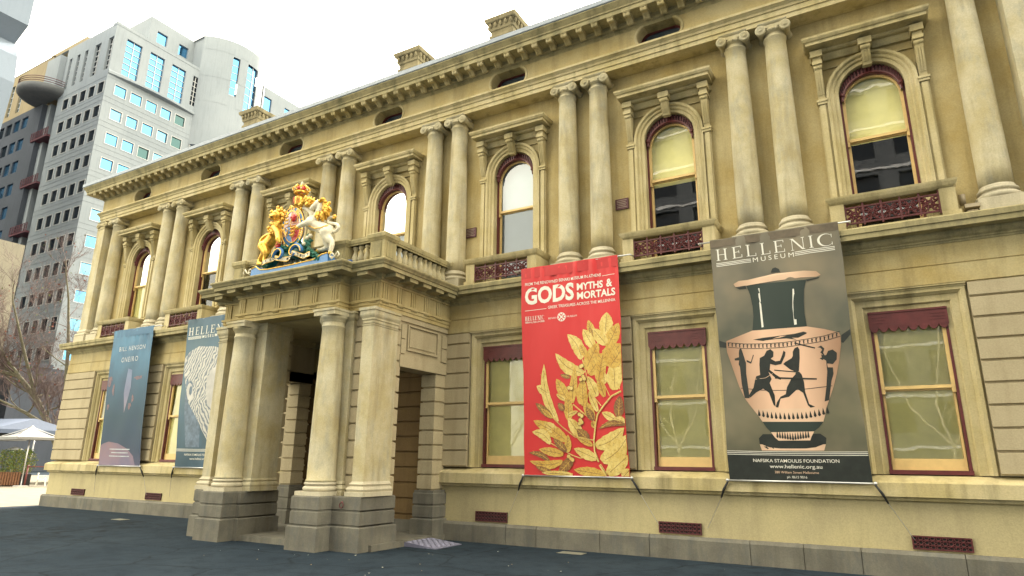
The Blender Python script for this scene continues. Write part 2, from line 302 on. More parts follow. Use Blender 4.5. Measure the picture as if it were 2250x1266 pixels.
FIGS={'figL': [(0.93,2.449),(1.006,2.421),(1.057,2.477),(1.041,2.574),(0.989,2.609),(1.068,2.666),(1.153,2.659),(1.211,2.548),(1.243,2.465),(1.276,2.501),(1.256,2.577),(1.171,2.725),(1.062,2.743),(0.968,2.711),(0.946,2.826),(1.046,2.921),(1.146,2.996),(1.131,3.028),(1.039,2.989),(0.918,2.862),(0.966,3.006),(0.923,3.08),(0.997,3.323),(0.99,3.535),(0.957,3.509),(0.895,3.268),(0.793,3.187),(0.654,3.257),(0.536,3.353),(0.508,3.313),(0.614,3.153),(0.65,3.014),(0.68,2.938),(0.756,2.917),(0.761,2.711),(0.784,2.582),(0.873,2.542)],'figR': [(1.448,2.436),(1.51,2.408),(1.535,2.468),(1.518,2.633),(1.475,2.883),(1.52,2.949),(1.548,3.088),(1.552,3.274),(1.597,3.51),(1.694,3.562),(1.613,3.579),(1.572,3.533),(1.515,3.297),(1.419,3.218),(1.254,3.36),(1.098,3.39),(1.035,3.561),(0.989,3.547),(1.021,3.461),(1.101,3.353),(1.2,3.307),(1.236,3.172),(1.321,3.026),(1.412,2.93),(1.393,2.879),(1.315,2.836),(1.207,2.727),(1.246,2.691),(1.371,2.623),(1.399,2.579),(1.409,2.498)],'figRR': [(2.041,2.531),(2.123,2.512),(2.19,2.58),(2.169,2.703),(2.093,2.785),(1.993,2.766),(1.996,2.841),(2.086,2.847),(2.084,2.97),(2.037,3.09),(1.953,3.452),(1.872,3.472),(1.934,3.207),(1.977,2.914),(1.981,2.715),(1.913,2.66),(1.91,2.585),(1.952,2.618),(1.999,2.604)],'figLL': [(0.402,2.384),(0.441,2.36),(0.46,2.441),(0.505,2.668),(0.488,2.875),(0.517,3.288),(0.523,3.365),(0.425,3.361),(0.385,3.077),(0.374,2.738),(0.353,2.684),(0.372,2.607),(0.284,2.601),(0.287,2.561),(0.377,2.541),(0.384,2.449)],'armLL': [(0.519,2.643),(0.603,2.687),(0.678,2.517),(0.662,2.508),(0.601,2.648),(0.522,2.604)],'spear': [(1.029,2.971),(1.783,3.032),(1.78,3.061),(1.026,3.001)],'spear2': [(1.03,2.826),(1.405,2.879),(1.403,2.899),(1.028,2.846)],'deer': [(0.692,2.207),(0.892,2.184),(1.113,2.176),(1.283,2.164),(1.475,2.154),(1.644,2.124),(1.723,2.157),(1.662,2.183),(1.538,2.237),(1.421,2.227),(1.511,2.274),(1.325,2.232),(1.132,2.23),(0.936,2.24),(0.886,2.249)],'spear3': [(1.459,2.321),(1.821,2.447),(1.814,2.471),(1.457,2.347)]}
KEY=[(0.181,2.274),(0.532,2.327),(0.926,2.352),(1.265,2.353),(1.648,2.323),(1.999,2.288),(2.29,2.223)]
TONG=[(0.669,3.66),(0.88,3.709),(1.183,3.734),(1.507,3.725),(1.738,3.685),(1.899,3.642)]
TONG2=[(0.965,4.07),(1.239,4.116),(1.517,4.074)]
CREST={'lion_hind': [(-1.39,6.88),(-1.37,7.01),(-1.17,7.2),(-1.22,7.32)],'lion_hind2': [(-0.85,7.09),(-0.96,7.19),(-1.04,7.28)],'lion_body': [(-1.23,7.33),(-1.04,7.46),(-0.87,7.62),(-0.76,7.78),(-0.73,7.94)],'lion_head': [(-0.74,8.11),(-0.75,8.08)],'lion_fore': [(-0.75,7.75),(-0.57,7.57),(-0.41,7.33)],'lion_fore2': [(-0.69,7.89),(-0.51,7.95),(-0.33,8.1)],'lion_tail': [(-1.29,7.33),(-1.42,7.45),(-1.4,7.58),(-1.23,7.66),(-1.04,7.69),(-1.0,7.76),(-1.11,7.8)],'lion_foot': [(-1.24,6.81)],'uni_body': [(0.49,7.71),(0.64,7.63),(0.86,7.5),(1.07,7.37)],'uni_neck': [(0.63,7.7),(0.73,7.86),(0.79,8.05),(0.69,8.16)],'uni_head': [(0.71,8.15),(0.62,8.07),(0.56,8.02)],'uni_horn': [(0.63,8.2),(0.37,8.4)],'uni_mane': [(0.71,8.27),(0.89,8.25),(1.01,8.14),(1.06,8.0),(1.0,7.88),(0.91,7.8),(0.73,7.84)],'uni_fore': [(0.51,7.72),(0.46,7.93),(0.29,8.1),(0.1,8.18)],'uni_fore2': [(0.55,7.67),(0.38,7.63),(0.22,7.57)],'uni_hind': [(1.06,7.33),(1.12,7.19),(1.29,7.02),(1.25,6.8)],'uni_hind2': [(0.97,7.33),(0.94,7.16),(0.99,7.02),(0.81,6.98),(0.65,6.98)],'uni_tail': [(1.15,7.35),(1.32,7.34),(1.41,7.43),(1.32,7.53),(1.1,7.6),(1.02,7.69),(1.09,7.75),(1.2,7.74)],'shield': [(-0.14,7.67),(-0.2,8.11),(-0.08,7.24),(-0.44,7.66),(0.18,7.64)],'crown': [(0.01,8.62),(-0.03,8.9),(-0.25,8.72),(0.25,8.63),(0.0,8.56)],'helmet': [(-0.07,8.54),(-0.04,8.28),(-0.21,8.45),(0.1,8.42)],'mantling': [(0.16,8.43),(0.4,8.4),(0.6,8.18),(0.4,8.15),(0.12,8.23)],'scrollL': [(-0.32,8.25),(-0.33,8.1)],'rose': [(-0.56,7.25)],'mount': [(-1.12,6.76),(-0.87,6.97),(-0.59,7.18),(-0.34,7.21),(-0.07,7.19),(0.2,7.21),(0.46,7.02),(0.68,6.87),(0.89,6.75),(0.7,6.72),(0.22,7.01),(0.11,6.98),(-0.12,6.88),(-0.52,6.94),(-0.82,6.9),(-1.05,6.7)],'thistle': [(0.31,7.24),(0.39,7.34),(0.43,7.44),(0.54,7.31),(0.67,7.18),(0.57,7.02),(0.39,7.09)],'ribbon': [(-1.06,6.77),(-0.91,6.82),(-0.76,6.88),(-0.6,6.89),(-0.44,6.84),(-0.23,6.81),(-0.02,6.84),(0.12,6.9),(0.28,6.84),(0.49,6.77),(0.72,6.79)],'curlL': [(-0.45,6.9),(-0.46,7.05)],'curlR': [(0.12,6.91),(0.1,7.05)],'board': [(-1.56,6.61),(-1.55,6.75),(-1.38,6.8),(-1.21,6.76),(-0.92,6.73),(0.03,6.73),(0.75,6.75),(1.03,6.78),(1.2,6.79),(1.27,6.62)],'volL': [(-1.66,6.7)],'volR': [(1.35,6.66)]}
# ------------------------------------------------------------------ the museum building
XL, XR, DEP = -16.3, 16.3, 16.0          # ground storey ends, depth
BAY = 4.4
museum = tag(empty('museum_building'), 'long two storey golden stone museum with paired columns along its front', 'building')

# ground storey: plinth, dado, sill course
b = MB()
zs = [0, 0.36, 0.40, 0.44, 0.44]
prof = [(-0.5, -0.3), (0.10, -0.3), (0.10, 0.38), (0.05, 0.44), (-0.5, 0.44)]
rng = random.Random(3)
x = XL - 0.02
joints = []
def plinth_run(xa, xb):
    x = xa
    while x < xb-0.05:
        w = min(rng.choice([0.8, 0.95, 1.1, 1.55, 2.0]), xb-x)
        if xb-x-w < 0.4: w = xb-x
        b.sweep([(x+0.006, -0.3), (x+w-0.006, -0.3)], prof); x += w
plinth_run(XL-0.1, -2.7); plinth_run(2.6, XR+0.1)
b.sweep([(XL, DEP), (XL, -0.19)], prof)
b.box(XL+0.05, XR-0.05, -0.37, 0.1, -0.3, 0.40)
b.build('plinth', BLUEST, museum)
b = MB()
b.box(XL, -2.7, -0.27, 0.6, 0.40, 1.34); b.box(2.5, XR, -0.27, 0.6, 0.40, 1.34); b.box(XL, XL+0.5, 0.6, DEP, 0.40, 1.34)
b.build('dado_wall', DADO, museum)
b = MB()
prof = [(-0.3, 1.26), (0.0, 1.26), (0.05, 1.28), (0.06, 1.33), (0.14, 1.345), (0.14, 1.58), (0.12, 1.60), (-0.10, 1.70), (-0.3, 1.725)]
b.sweep([(XL, DEP), (XL, -0.30), (-2.75, -0.30)], prof); b.sweep([(2.55, -0.30), (XR, -0.30), (XR, DEP)], prof)
b.build('sill_course', TRIM, museum)

# rusticated blocks between the windows
def rust_prof(y0, z0, n, h, g=0.035, d=0.05):
    """(y,z) outline of a stack of chamfered courses, front at y0"""
    p = [(y0+0.5, z0)]
    for i in range(n):
        a, c = z0+i*h, z0+(i+1)*h
        p += [(y0+d, a), (y0+d, a+g*0.4), (y0, a+g), (y0, c-g*0.6), (y0+d, c-0.004)]
    p += [(y0+0.5, z0+n*h)]
    return p
b = MB()
RP = rust_prof(-0.34, 1.725, 8, 0.39)
top = 1.725+8*0.39
RP = RP[:-1] + [(-0.34+0.05, top), (-0.34, top+0.03), (-0.34, 5.11), (-0.29, 5.13), (0.16, 5.13)]
for xa, xb in [(XL, -14.2)] + [(k*BAY+1.0, (k+1)*BAY-1.0) for k in (-3, -2)] + [(-3.4, -2.6), (2.55, 3.4)] + [(k*BAY+1.0, (k+1)*BAY-1.0) for k in (1, 2)] + [(14.2, XR)]:
    b = MB(); b.prism(RP, 'x', xa, xb); b.build('rusticated_wall', BLOCK, museum)
b = MB()
# return of the left corner, seen edge-on
for i in range(8): b.box(XL, XL+0.3, -0.28, DEP, 1.725+i*0.39+0.03, 1.725+(i+1)*0.39)
b.box(XL+0.04, XL+0.3, -0.24, DEP, 1.725, 5.13)
b.build('end_wall', BLOCK, museum)
b = MB()
for xa, xb in [(XL+0.02, -2.6), (2.55, XR-0.02)]:
    b.box(xa, xb, -0.33, 0.3, 5.145, 5.49); b.box(xa, xb, -0.29, 0.3, 5.49, 5.515); b.box(xa, xb, -0.31, 0.3, 5.515, 5.93)
    b.box(xa, xb, -0.29, 0.3, 5.12, 5.15)
b.box(-2.6, 2.55, -0.30, 0.3, 4.2, 6.0)
for z0, z1 in ((5.145, 5.49), (5.515, 5.93)): b.box(XL+0.02, XL+0.3, 0.3, DEP, z0, z1)
b.build('frieze_band', STONE, museum)
b = MB()
prof = [(-0.3, 5.90), (0.03, 5.90), (0.035, 5.93), (0.06, 5.945), (0.06, 5.97), (0.10, 6.00), (0.13, 6.05), (0.14, 6.10), (0.36, 6.105), (0.36, 6.20), (0.385, 6.215), (0.39, 6.31), (0.37, 6.335), (-0.1, 6.40), (-0.35, 6.42), (-0.6, 6.42)]
b.sweep([(XL+0.1, DEP), (XL+0.1, -0.30), (-2.9, -0.30)], prof); b.sweep([(2.75, -0.30), (XR, -0.30), (XR, DEP)], prof)
b.box(-3.0, 2.9, -0.28, 0.4, 6.0, 6.41)
b.build('string_course', MOSSY, museum)

# sash windows of the ground storey
def sash_window():
    s = MB()
    path = [(-0.63, 1.72), (-0.63, 4.75), (0.63, 4.75), (0.63, 1.72)]
    s.sweepf(path, [(-0.02, 0.10), (0.0, 0.10), (0.0, -0.14), (0.075, -0.14), (0.085, -0.17), (0.10, -0.19), (0.215, -0.19), (0.225, -0.22), (0.25, -0.245), (0.27, -0.275), (0.33, -0.275), (0.33, -0.2), (0.40, -0.2)])
    s.sweep([(-0.98, -0.275), (0.98, -0.275)], [(-0.1, 5.075), (0.01, 5.075), (0.02, 5.10), (0.05, 5.115), (0.05, 5.135), (-0.1, 5.135)])
    w = s.build('sash_window', TRIM)
    m = MB(); m.box(-0.63, -0.585, -0.06, 0.1, 1.72, 4.75); m.box(0.585, 0.63, -0.06, 0.1, 1.72, 4.75); m.box(-0.64, 0.64, -0.10, 0.1, 1.725, 1.80); m.box(-0.63, 0.63, -0.03, 0.1, 4.70, 4.75)
    m.build('window_frame', MAROON, w)
    c = MB()
    for x0, x1 in ((-0.585, -0.525), (0.525, 0.585)):
        c.box(x0, x1, -0.035, 0.03, 3.26, 4.7); c.box(x0+0.012, x1-0.012, 0.035, 0.09, 1.80, 3.30)
        c.box(x0, x1, -0.03, 0.03, 3.17, 3.26)
    c.box(-0.525, 0.525, -0.03, 0.03, 3.25, 3.31); c.box(-0.575, 0.575, 0.032, 0.09, 1.80, 2.0); c.box(-0.525, 0.525, 0.03, 0.088, 3.22, 3.27)
    c.build('sash', CREAM, w)
    g = MB(); g.quad((-0.53, 0.0, 3.28), (0.53, 0.0, 3.28), (0.53, 0.0, 4.7), (-0.53, 0.0, 4.7)); g.quad((-0.53, 0.06, 1.99), (0.53, 0.06, 1.99), (0.53, 0.06, 3.26), (-0.53, 0.06, 3.26))
    g.build('pane', GLASS, w)
    d = MB(); d.quad((-0.6, 0.085, 1.8), (0.6, 0.085, 1.8), (0.6, 0.085, 4.75), (-0.6, 0.085, 4.75)); d.build('blind', BLIND, w)
    v = MB(); zt, zb = 4.725, 4.42
    v.box(-0.645, 0.645, -0.10, -0.07, zb, zt)
    n = 8; sw = 1.29/n
    for i in range(n):                                   # scalloped lower edge
        x0 = -0.645+i*sw
        pts = [(x0, zb)] + [(x0+sw*t, zb-0.085*math.sin(PI*t)**0.8) for t in (0.12, 0.3, 0.5, 0.7, 0.88)] + [(x0+sw, zb)]
        v.prism(pts, 'y', -0.098, -0.072)
    for sx in (-1, 1):
        for q in range(3): v.box(min(sx*0.34, sx*0.60), max(sx*0.34, sx*0.60), -0.106, -0.09, 4.51+q*0.055, 4.525+q*0.055)
    v.box(-0.648, 0.648, -0.115, -0.065, 4.70, 4.735)
    v.build('valance', MAROON, w)
    return w
gw = sash_window()
for _c in children(gw): _c.location.y -= 0.09
gw.parent = museum; gw.location = (-3*BAY, 0, 0)
for k in (-2, -1, 1, 2, 3): copy_tree(gw, museum, (k*BAY, 0, 0))

# air grilles in the dado
def grille(x0, x1, z0, z1):
    g = MB(); g.box(x0, x1, -0.295, -0.26, z0, z1, 1)
    t = 0.022
    for a, c, d, e in ((x0, x1, z0, z0+t), (x0, x1, z1-t, z1), (x0, x0+t, z0+t, z1-t), (x1-t, x1, z0+t, z1-t)): g.box(a, c, -0.315, -0.28, d, e)
    n = int((x1-x0)/0.085); dx = (x1-x0)/n; h = z1-z0
    for i in range(n):
        for j in range(3):
            cx, cz = x0+dx*(i+0.5), z0+h*(j+0.5)/3
            g.tube([(cx+0.036*math.cos(q*PI/3), -0.303, cz+0.032*math.sin(q*PI/3)) for q in range(7)], 0.008, 4, cap=False)
    for j in (1, 2): g.box(x0, x1, -0.312, -0.295, z0+h*j/3-0.006, z0+h*j/3+0.006)
    return g.build('air_grille', [IRON, DARK], museum)
for cx in (-14.0, -9.3, 4.14, 8.68, 13.2): grille(cx-0.44, cx+0.44, 0.475, 0.70)

# upper storey wall with arched openings
YW = 0.20; Z0 = 6.38; ZT = 11.75; HW = 0.62; ZS = 9.69
b = MB()
for k in range(-3, 4):
    xc = k*BAY; xa, xb = xc-2.2, xc+2.2
    if k == -3: xa = -16.1
    if k == 3: xb = 16.1
    b.quad((xa, YW, Z0), (xc-HW, YW, Z0), (xc-HW, YW, ZT), (xa, YW, ZT)); b.quad((xc+HW, YW, Z0), (xb, YW, Z0), (xb, YW, ZT), (xc+HW, YW, ZT))
    pts = arc(xc, ZS, HW, PI, 0, 24)
    for p, q in zip(pts[:-1], pts[1:]): b.quad((p[0], YW, p[1]), (q[0], YW, q[1]), (q[0], YW, ZT), (p[0], YW, ZT))
    b.quad((xc-HW, YW, Z0), (xc+HW, YW, Z0), (xc+HW, YW, 6.5), (xc-HW, YW, 6.5))
b.quad((-16.1, YW, Z0), (-16.1, DEP, Z0), (-16.1, DEP, 12.8), (-16.1, YW, 12.8)); b.quad((16.1, YW, Z0), (16.1, DEP, Z0), (16.1, DEP, 12.8), (16.1, YW, 12.8))
b.quad((-16.1, DEP, 0), (16.1, DEP, 0), (16.1, DEP, 13), (-16.1, DEP, 13))
b.build('upper_wall', STONE, museum)
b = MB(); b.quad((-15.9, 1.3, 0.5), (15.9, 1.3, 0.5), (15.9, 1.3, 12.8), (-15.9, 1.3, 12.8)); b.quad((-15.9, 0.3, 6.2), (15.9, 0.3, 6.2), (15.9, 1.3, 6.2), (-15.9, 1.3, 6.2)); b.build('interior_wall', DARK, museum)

def console(mb, x, z0, z1, w, d0, d1, y):
    """scrolled bracket: deep at the top (d1), thin at the foot (d0)"""
    pr = []
    n = 14
    for i in range(n+1):
        t = i/n; z = z0+(z1-z0)*t
        d = d0+(d1-d0)*(0.5-0.5*math.cos(PI*min(1, t*1.15))) + 0.025*math.sin(2*PI*t*1.0)
        pr.append((y-d, z))
    pr += [(y+0.02, z1), (y+0.02, z0)]
    mb.prism(pr, 'x', x-w/2, x+w/2)
    for sx in (-0.3, 0.0, 0.3): mb.prism([(p[0]-0.014, p[1]) for p in pr[2:n-2]]+[(y, z1-0.1), (y, z0+0.1)], 'x', x+sx*w-w*0.09, x+sx*w+w*0.09)
    mb.lathe([(0.0, -w/2-0.012), (0.05, -w/2-0.012), (0.05, w/2+0.012), (0.0, w/2+0.012)], (x, y-d1+0.03, z1-0.06), 10, 'x')
def arched_window():
    s = MB()
    path = [(-HW, 6.5)] + arc(0, ZS, HW, PI, 0, 28) + [(HW, 6.5)]
    s.sweepf(path, [(0.0, 0.60), (0.0, 0.15), (0.075, 0.15), (0.085, 0.125), (0.10, 0.11), (0.15, 0.11), (0.16, 0.085), (0.18, 0.06), (0.235, 0.06), (0.235, 0.21)])
    for sx in (-1, 1):                                     # pilaster strips
        x0, x1 = sorted((sx*0.865, sx*1.03))
        s.box(x0, x1, 0.10, 0.25, 7.05, 9.62); s.box(x0+0.03, x1-0.03, 0.07, 0.2, 7.2, 9.5)
        s.box(x0-0.015, x1+0.015, 0.05, 0.22, 9.52, 9.58); s.box(x0-0.03, x1+0.03, 0.03, 0.22, 9.58, 9.63)
        s.box(x0-0.01, x1+0.01, 0.06, 0.22, 7.05, 7.14)
        s.box(x0+0.01, x1-0.01, 0.12, 0.22, 9.63, 9.98)
    s.box(-1.1, 1.1, 0.13, 0.22, 10.62, 10.80); s.box(-0.86, 0.86, 0.15, 0.22, 10.40, 10.415)
    w = s.build('arched_window', TRIM)
    h = MB()
    pr = [(-0.2, 10.74), (0.0, 10.74), (0.04, 10.76), (0.05, 10.80), (0.30, 10.805), (0.30, 10.875), (0.33, 10.89), (0.36, 10.94), (0.365, 10.985), (0.34, 11.0), (-0.2, 11.06)]
    h.sweep([(-0.84, 0.22), (-0.84, 0.0), (0.84, 0.0), (0.84, 0.22)], pr)
    h.sweep([(-0.90, 0.15), (0.90, 0.15)], [(-0.1, 10.60), (0.03, 10.60), (0.06, 10.66), (0.08, 10.74), (-0.1, 10.74)])
    h.build('window_hood', TRIM, w)
    for sx in (-1, 1):
        q = MB(); console(q, sx*0.95, 9.63, 10.42, 0.15, 0.03, 0.22, 0.14)
        q.box(sx*0.95-0.10, sx*0.95+0.10, -0.12, 0.2, 10.42, 10.50); q.box(sx*0.95-0.085, sx*0.95+0.085, -0.08, 0.2, 10.50, 10.60); q.box(sx*0.95-0.12, sx*0.95+0.12, -0.14, 0.2, 10.60, 10.75)
        q.build('bracket', TRIM, w)
    q = MB(); console(q, 0, 10.20, 10.60, 0.17, 0.10, 0.28, 0.14); q.box(-0.13, 0.13, -0.17, 0.2, 10.60, 10.75); q.build('keystone', TRIM, w)
    # maroon frame and fluted fan over the sash
    f = MB()
    CZ, RI = 9.56, 0.545
    f.sweepf([(-HW, 6.5)] + arc(0, ZS, HW, PI, 0, 28) + [(HW, 6.5)], [(-0.045, 0.42), (-0.045, 0.33), (0.0, 0.33)])
    po = arc(0, ZS, HW-0.02, PI*0.97, PI*0.03, 48); pi = arc(0, CZ, RI, PI*0.99, PI*0.01, 48)
    for i in range(48):
        yo = 0.30 if i % 2 else 0.25
        f.quad((po[i][0], yo, po[i][1]), (po[i+1][0], yo, po[i+1][1]), (pi[i+1][0], yo, pi[i+1][1]), (pi[i][0], yo, pi[i][1]))
        for q, y2 in ((i, 0.42),):
            f.quad((po[q][0], 0.25, po[q][1]), (pi[q][0], 0.25, pi[q][1]), (pi[q][0], 0.30, pi[q][1]), (po[q][0], 0.30, po[q][1]))
    f.sweepf(arc(0, CZ, RI, PI, 0, 30), [(0.035, 0.24), (0.0, 0.23), (-0.01, 0.26), (0.0, 0.40)])
    for sx in (-1, 1): f.lathe([(0.0, -0.03), (0.03, -0.03), (0.03, 0), (0.055, 0), (0.055, 0.05)], (sx*0.55, 0.24, ZS+0.02), 12, 'y')
    f.build('fretwork_arch', MAROON, w)
    c = MB()
    up_ = [(-0.575, 8.62)] + arc(0, CZ, 0.56, PI, 0, 26) + [(0.575, 8.62)]
    c.sweepf(up_, [(0.02, 0.42), (0.02, 0.36), (-0.05, 0.36), (-0.05, 0.42)])
    c.box(-0.56, 0.56, 0.36, 0.42, 8.62, 8.68); c.box(-0.575, -0.52, 0.425, 0.48, 6.5, 8.66); c.box(0.52, 0.575, 0.425, 0.48, 6.5, 8.66); c.box(-0.52, 0.52, 0.425, 0.48, 6.5, 6.68); c.box(-0.52, 0.52, 0.423, 0.47, 8.60, 8.655)
    c.box(-0.575, -0.53, 0.36, 0.42, 8.52, 8.62); c.box(0.53, 0.575, 0.36, 0.42, 8.52, 8.62)
    c.build('sash', CREAM, w)
    # sill slab on blocks, iron panel between them
    t = MB()
    pr = [(-0.2, 6.92), (0.0, 6.92), (0.03, 6.94), (0.06, 6.97), (0.09, 7.03), (0.10, 7.07), (-0.2, 7.10)]
    t.sweep([(-1.02, 0.22), (-1.02, -0.48), (1.02, -0.48), (1.02, 0.22)], pr, cap=True)
    t.box(-1.0, 1.0, -0.40, -0.2, 6.925, 7.06)
    for sx in (-1, 1):
        x0, x1 = sorted((sx*0.80, sx*1.06)); t.box(x0, x1, -0.50, 0.2, 6.44, 6.925)
        x0, x1 = sorted((sx*0.80, sx*1.10)); t.box(x0, x1, -0.53, 0.2, 6.36, 6.46)
    t.box(-0.80, 0.80, -0.45, 0.2, 6.36, 6.42)
    t.build('sill_slab', TRIM, w)
    r = MB(); y = -0.46
    for z in (6.50, 6.83): r.box(-0.80, 0.80, y-0.018, y+0.018, z-0.016, z+0.016)
    for i in range(6):
        x = -0.79+i*0.316; r.box(x-0.017, x+0.017, y-0.022, y+0.022, 6.45, 6.88)
        r.ball((x, y, 6.895), 0.022, seg=6, rings=4)
    for i in range(5):
        x = -0.79+0.316*(i+0.5); cz = 6.665
        r.tube([(x+0.07*math.cos(a*PI/5), y, cz+0.07*math.sin(a*PI/5)) for a in range(11)], 0.021, 4, cap=False)
        for a in range(8):
            an = a*PI/4+0.2; r.tube([(x+0.02*math.cos(an), y, cz+0.02*math.sin(an)), (x+0.145*math.cos(an+0.25), y, cz+0.14*math.sin(an+0.25))], [0.03, 0.016], 4)
        for sx in (-1, 1):
            for sz in (-1, 1): r.tube([(x+sx*(0.11+0.035*math.cos(a*PI/4)), y, cz+sz*(0.105+0.035*math.sin(a*PI/4))) for a in range(9)], 0.019, 4, cap=False)
    r.build('iron_panel', IRON, w)
    return w
def dress(w, blind_z, mat_b, gl):
    g = MB(); CZ = 9.56
    def fan(y, zb):
        pts = [(-0.54, zb)] + arc(0, CZ, 0.54, PI, 0, 20) + [(0.54, zb)]
        g.add([(p[0], y, p[1]) for p in pts], [tuple(range(len(pts)))])
    fan(0.40, 8.66); g.quad((-0.53, 0.455, 6.66), (0.53, 0.455, 6.66), (0.53, 0.455, 8.62), (-0.53, 0.455, 8.62))
    g.build('pane', gl, w)
    if mat_b:
        d = MB(); pts = [(-0.57, blind_z)] + arc(0, CZ, 0.57, PI, 0, 20) + [(0.57, blind_z)]
        d.add([(p[0], 0.52, p[1]) for p in pts], [tuple(range(len(pts)))]); d.build('blind', mat_b, w)
aw = arched_window()
spec = {-3: (6.5, BLIND, GLASS), -2: (6.5, None, GLASSR), -1: (8.0, SKYBLIND, GLASS), 0: (6.5, SKYBLIND, GLASSR), 1: (6.5, SKYBLIND, GLASSR), 2: (8.52, BLIND, GLASS), 3: (8.6, BLIND, GLASS)}
wins = {}
for k in range(-3, 4):
    if k > -3: wins[k] = copy_tree(aw, museum, (k*BAY, 0, 0))
aw.parent = museum; aw.location = (-3*BAY, 0, 0); wins[-3] = aw
for k, (z, mb_, gl) in spec.items(): dress(wins[k], z, mb_, gl)

# columns
def ionic_column():
    s = MB()
    sh = [(0.0, 6.94)]
    for i in range(13):
        t = i/12; r = 0.275 - 0.045*t**1.8; sh.append((r, 6.94+t*4.40))
    sh += [(0.255, 11.36), (0.255, 11.39), (0.232, 11.40), (0.232, 11.47)]
    s.lathe(sh, seg=32)
    c = s.build('column', COLST)
    q = MB(); q.box(-0.37, 0.37, -0.37, 0.37, 6.36, 6.66)
    pr = [(0.30, 6.66)]
    for i in range(9): a = -PI/2+PI*i/8; pr.append((0.315+0.055*math.cos(a), 6.715+0.055*math.sin(a)))
    pr += [(0.30, 6.775), (0.295, 6.81)]
    for i in range(7): a = -PI/2+PI*i/6; pr.append((0.295+0.035*math.cos(a), 6.85+0.035*math.sin(a)))
    pr += [(0.295, 6.89), (0.29, 6.92), (0.27, 6.955)]
    q.lathe(pr, seg=32); q.build('column_base', BASEW, c)
    k = MB()
    k.lathe([(0.22, 11.46), (0.27, 11.49), (0.30, 11.53), (0.29, 11.57), (0.2, 11.58)], seg=24)
    for i in range(20):
        a = 2*PI*i/20; k.ball((0.285*math.cos(a), 0.285*math.sin(a), 11.53), 0.03, seg=6, rings=4, sc=(1, 1, 1.3))
    for sx in (-1, 1):
        cx, cz = sx*0.265, 11.545
        k.lathe([(0.0, -0.31), (0.03, -0.325), (0.035, -0.31), (0.045, -0.295), (0.062, -0.315), (0.07, -0.295), (0.09, -0.31), (0.115, -0.30), (0.12, -0.27), (0.085, -0.1), (0.08, 0.0), (0.085, 0.1), (0.12, 0.27), (0.115, 0.30), (0, 0.30)], (cx, 0, cz), 20, 'y')
    pts = [(-0.265, 11.665), (-0.13, 11.645), (0.13, 11.645), (0.265, 11.665), (0.265, 11.59), (0.13, 11.57), (-0.13, 11.57), (-0.265, 11.59)]
    k.prism(pts, 'y', -0.285, 0.285)
    k.sweep([(-0.27, -0.27), (-0.27, 0.27), (0.27, 0.27), (0.27, -0.27)][::-1], [(-0.27, 11.655), (0.02, 11.655), (0.045, 11.69), (0.05, 11.705), (-0.27, 11.705)], close=True)
    k.build('capital', COLST, c)
    return c
col0 = ionic_column(); col0.parent = museum
cx = [(k+0.5)*BAY+s*0.443 for k in range(-4, 4) for s in (-1, 1)][1:-1]
col0.location = (cx[0], 0, 0)
for x in cx[1:]: copy_tree(col0, museum, (x, 0, 0))
# square corner pilasters with the same base and capital
pil = MB(); pil.box(-0.275, 0.275, -0.275, 0.3, 6.9, 11.40); pil.box(-0.29, 0.29, -0.29, 0.3, 11.36, 11.40); pil.box(-0.26, 0.26, -0.26, 0.3, 11.40, 11.5)
p0 = pil.build('pilaster', COLST)
for ch in children(col0):
    if ch.name.startswith('capital'): e = ch.copy(); COL.objects.link(e); e.parent = p0
q = MB(); q.box(-0.37, 0.37, -0.37, 0.37, 6.36, 6.66); q.sweep([(-0.275, 0.3), (-0.275, -0.275), (0.275, -0.275), (0.275, 0.3)], [(-0.2, 6.66), (0.08, 6.66), (0.10, 6.715), (0.08, 6.775), (0.03, 6.79), (0.03, 6.81), (0.05, 6.85), (0.03, 6.89), (0.0, 6.95), (-0.2, 6.95)]); q.build('column_base', BASEW, p0)
p0.parent = museum; p0.location = (-3.5*BAY-0.443, 0, 0); copy_tree(p0, museum, (3.5*BAY+0.443, 0, 0))

# entablature: architrave, frieze with oval lights, cornice
EX = 15.4+0.443+0.275
b = MB()
pr = [(-0.6, 11.70), (0.0, 11.70), (0.0, 11.82), (0.025, 11.825), (0.025, 11.96), (0.05, 11.965), (0.06, 12.02), (0.11, 12.07), (0.13, 12.08), (0.13, 12.13), (0.11, 12.15), (-0.1, 12.20), (-0.6, 12.2)]
b.sweep([(-EX, DEP), (-EX, -0.25), (EX, -0.25), (EX, DEP)], pr); b.build('architrave', TRIM, museum)
OZ, OW, OH = 12.43, 0.57, 0.30
def oval(xc, g=0.0, n=12):
    w, h = OW+g, OH+g; l = w-h
    return arc(xc-l, OZ, h, PI/2, 3*PI/2, n) + arc(xc+l, OZ, h, -PI/2, PI/2, n)
b = MB(); YF = -0.22
for k in range(-3, 4):
    xa, xb = (-EX if k == -3 else k*BAY-2.2), (EX if k == 3 else k*BAY+2.2); ov = oval(k*BAY); n = len(ov)
    l = k*BAY-OW-0.02; r = k*BAY+OW+0.02; zb, zt = 12.1, 12.95
    b.quad((xa, YF, zb), (l, YF, zb), (l, YF, zt), (xa, YF, zt)); b.quad((r, YF, zb), (xb, YF, zb), (xb, YF, zt), (r, YF, zt))
    def edge(p): return (p[0], zt if p[1] >= OZ else zb)
    for i in range(n):
        p, q = ov[i], ov[(i+1) % n]
        if (p[1] >= OZ) == (q[1] >= OZ): b.quad((p[0], YF, p[1]), (q[0], YF, q[1]), (q[0], YF, edge(q)[1]), (p[0], YF, edge(p)[1]))
    b.quad((l, YF, zb), (l+0.03, YF, zb), (l+0.03, YF, zt), (l, YF, zt)); b.quad((r-0.03, YF, zb), (r, YF, zb), (r, YF, zt), (r-0.03, YF, zt))
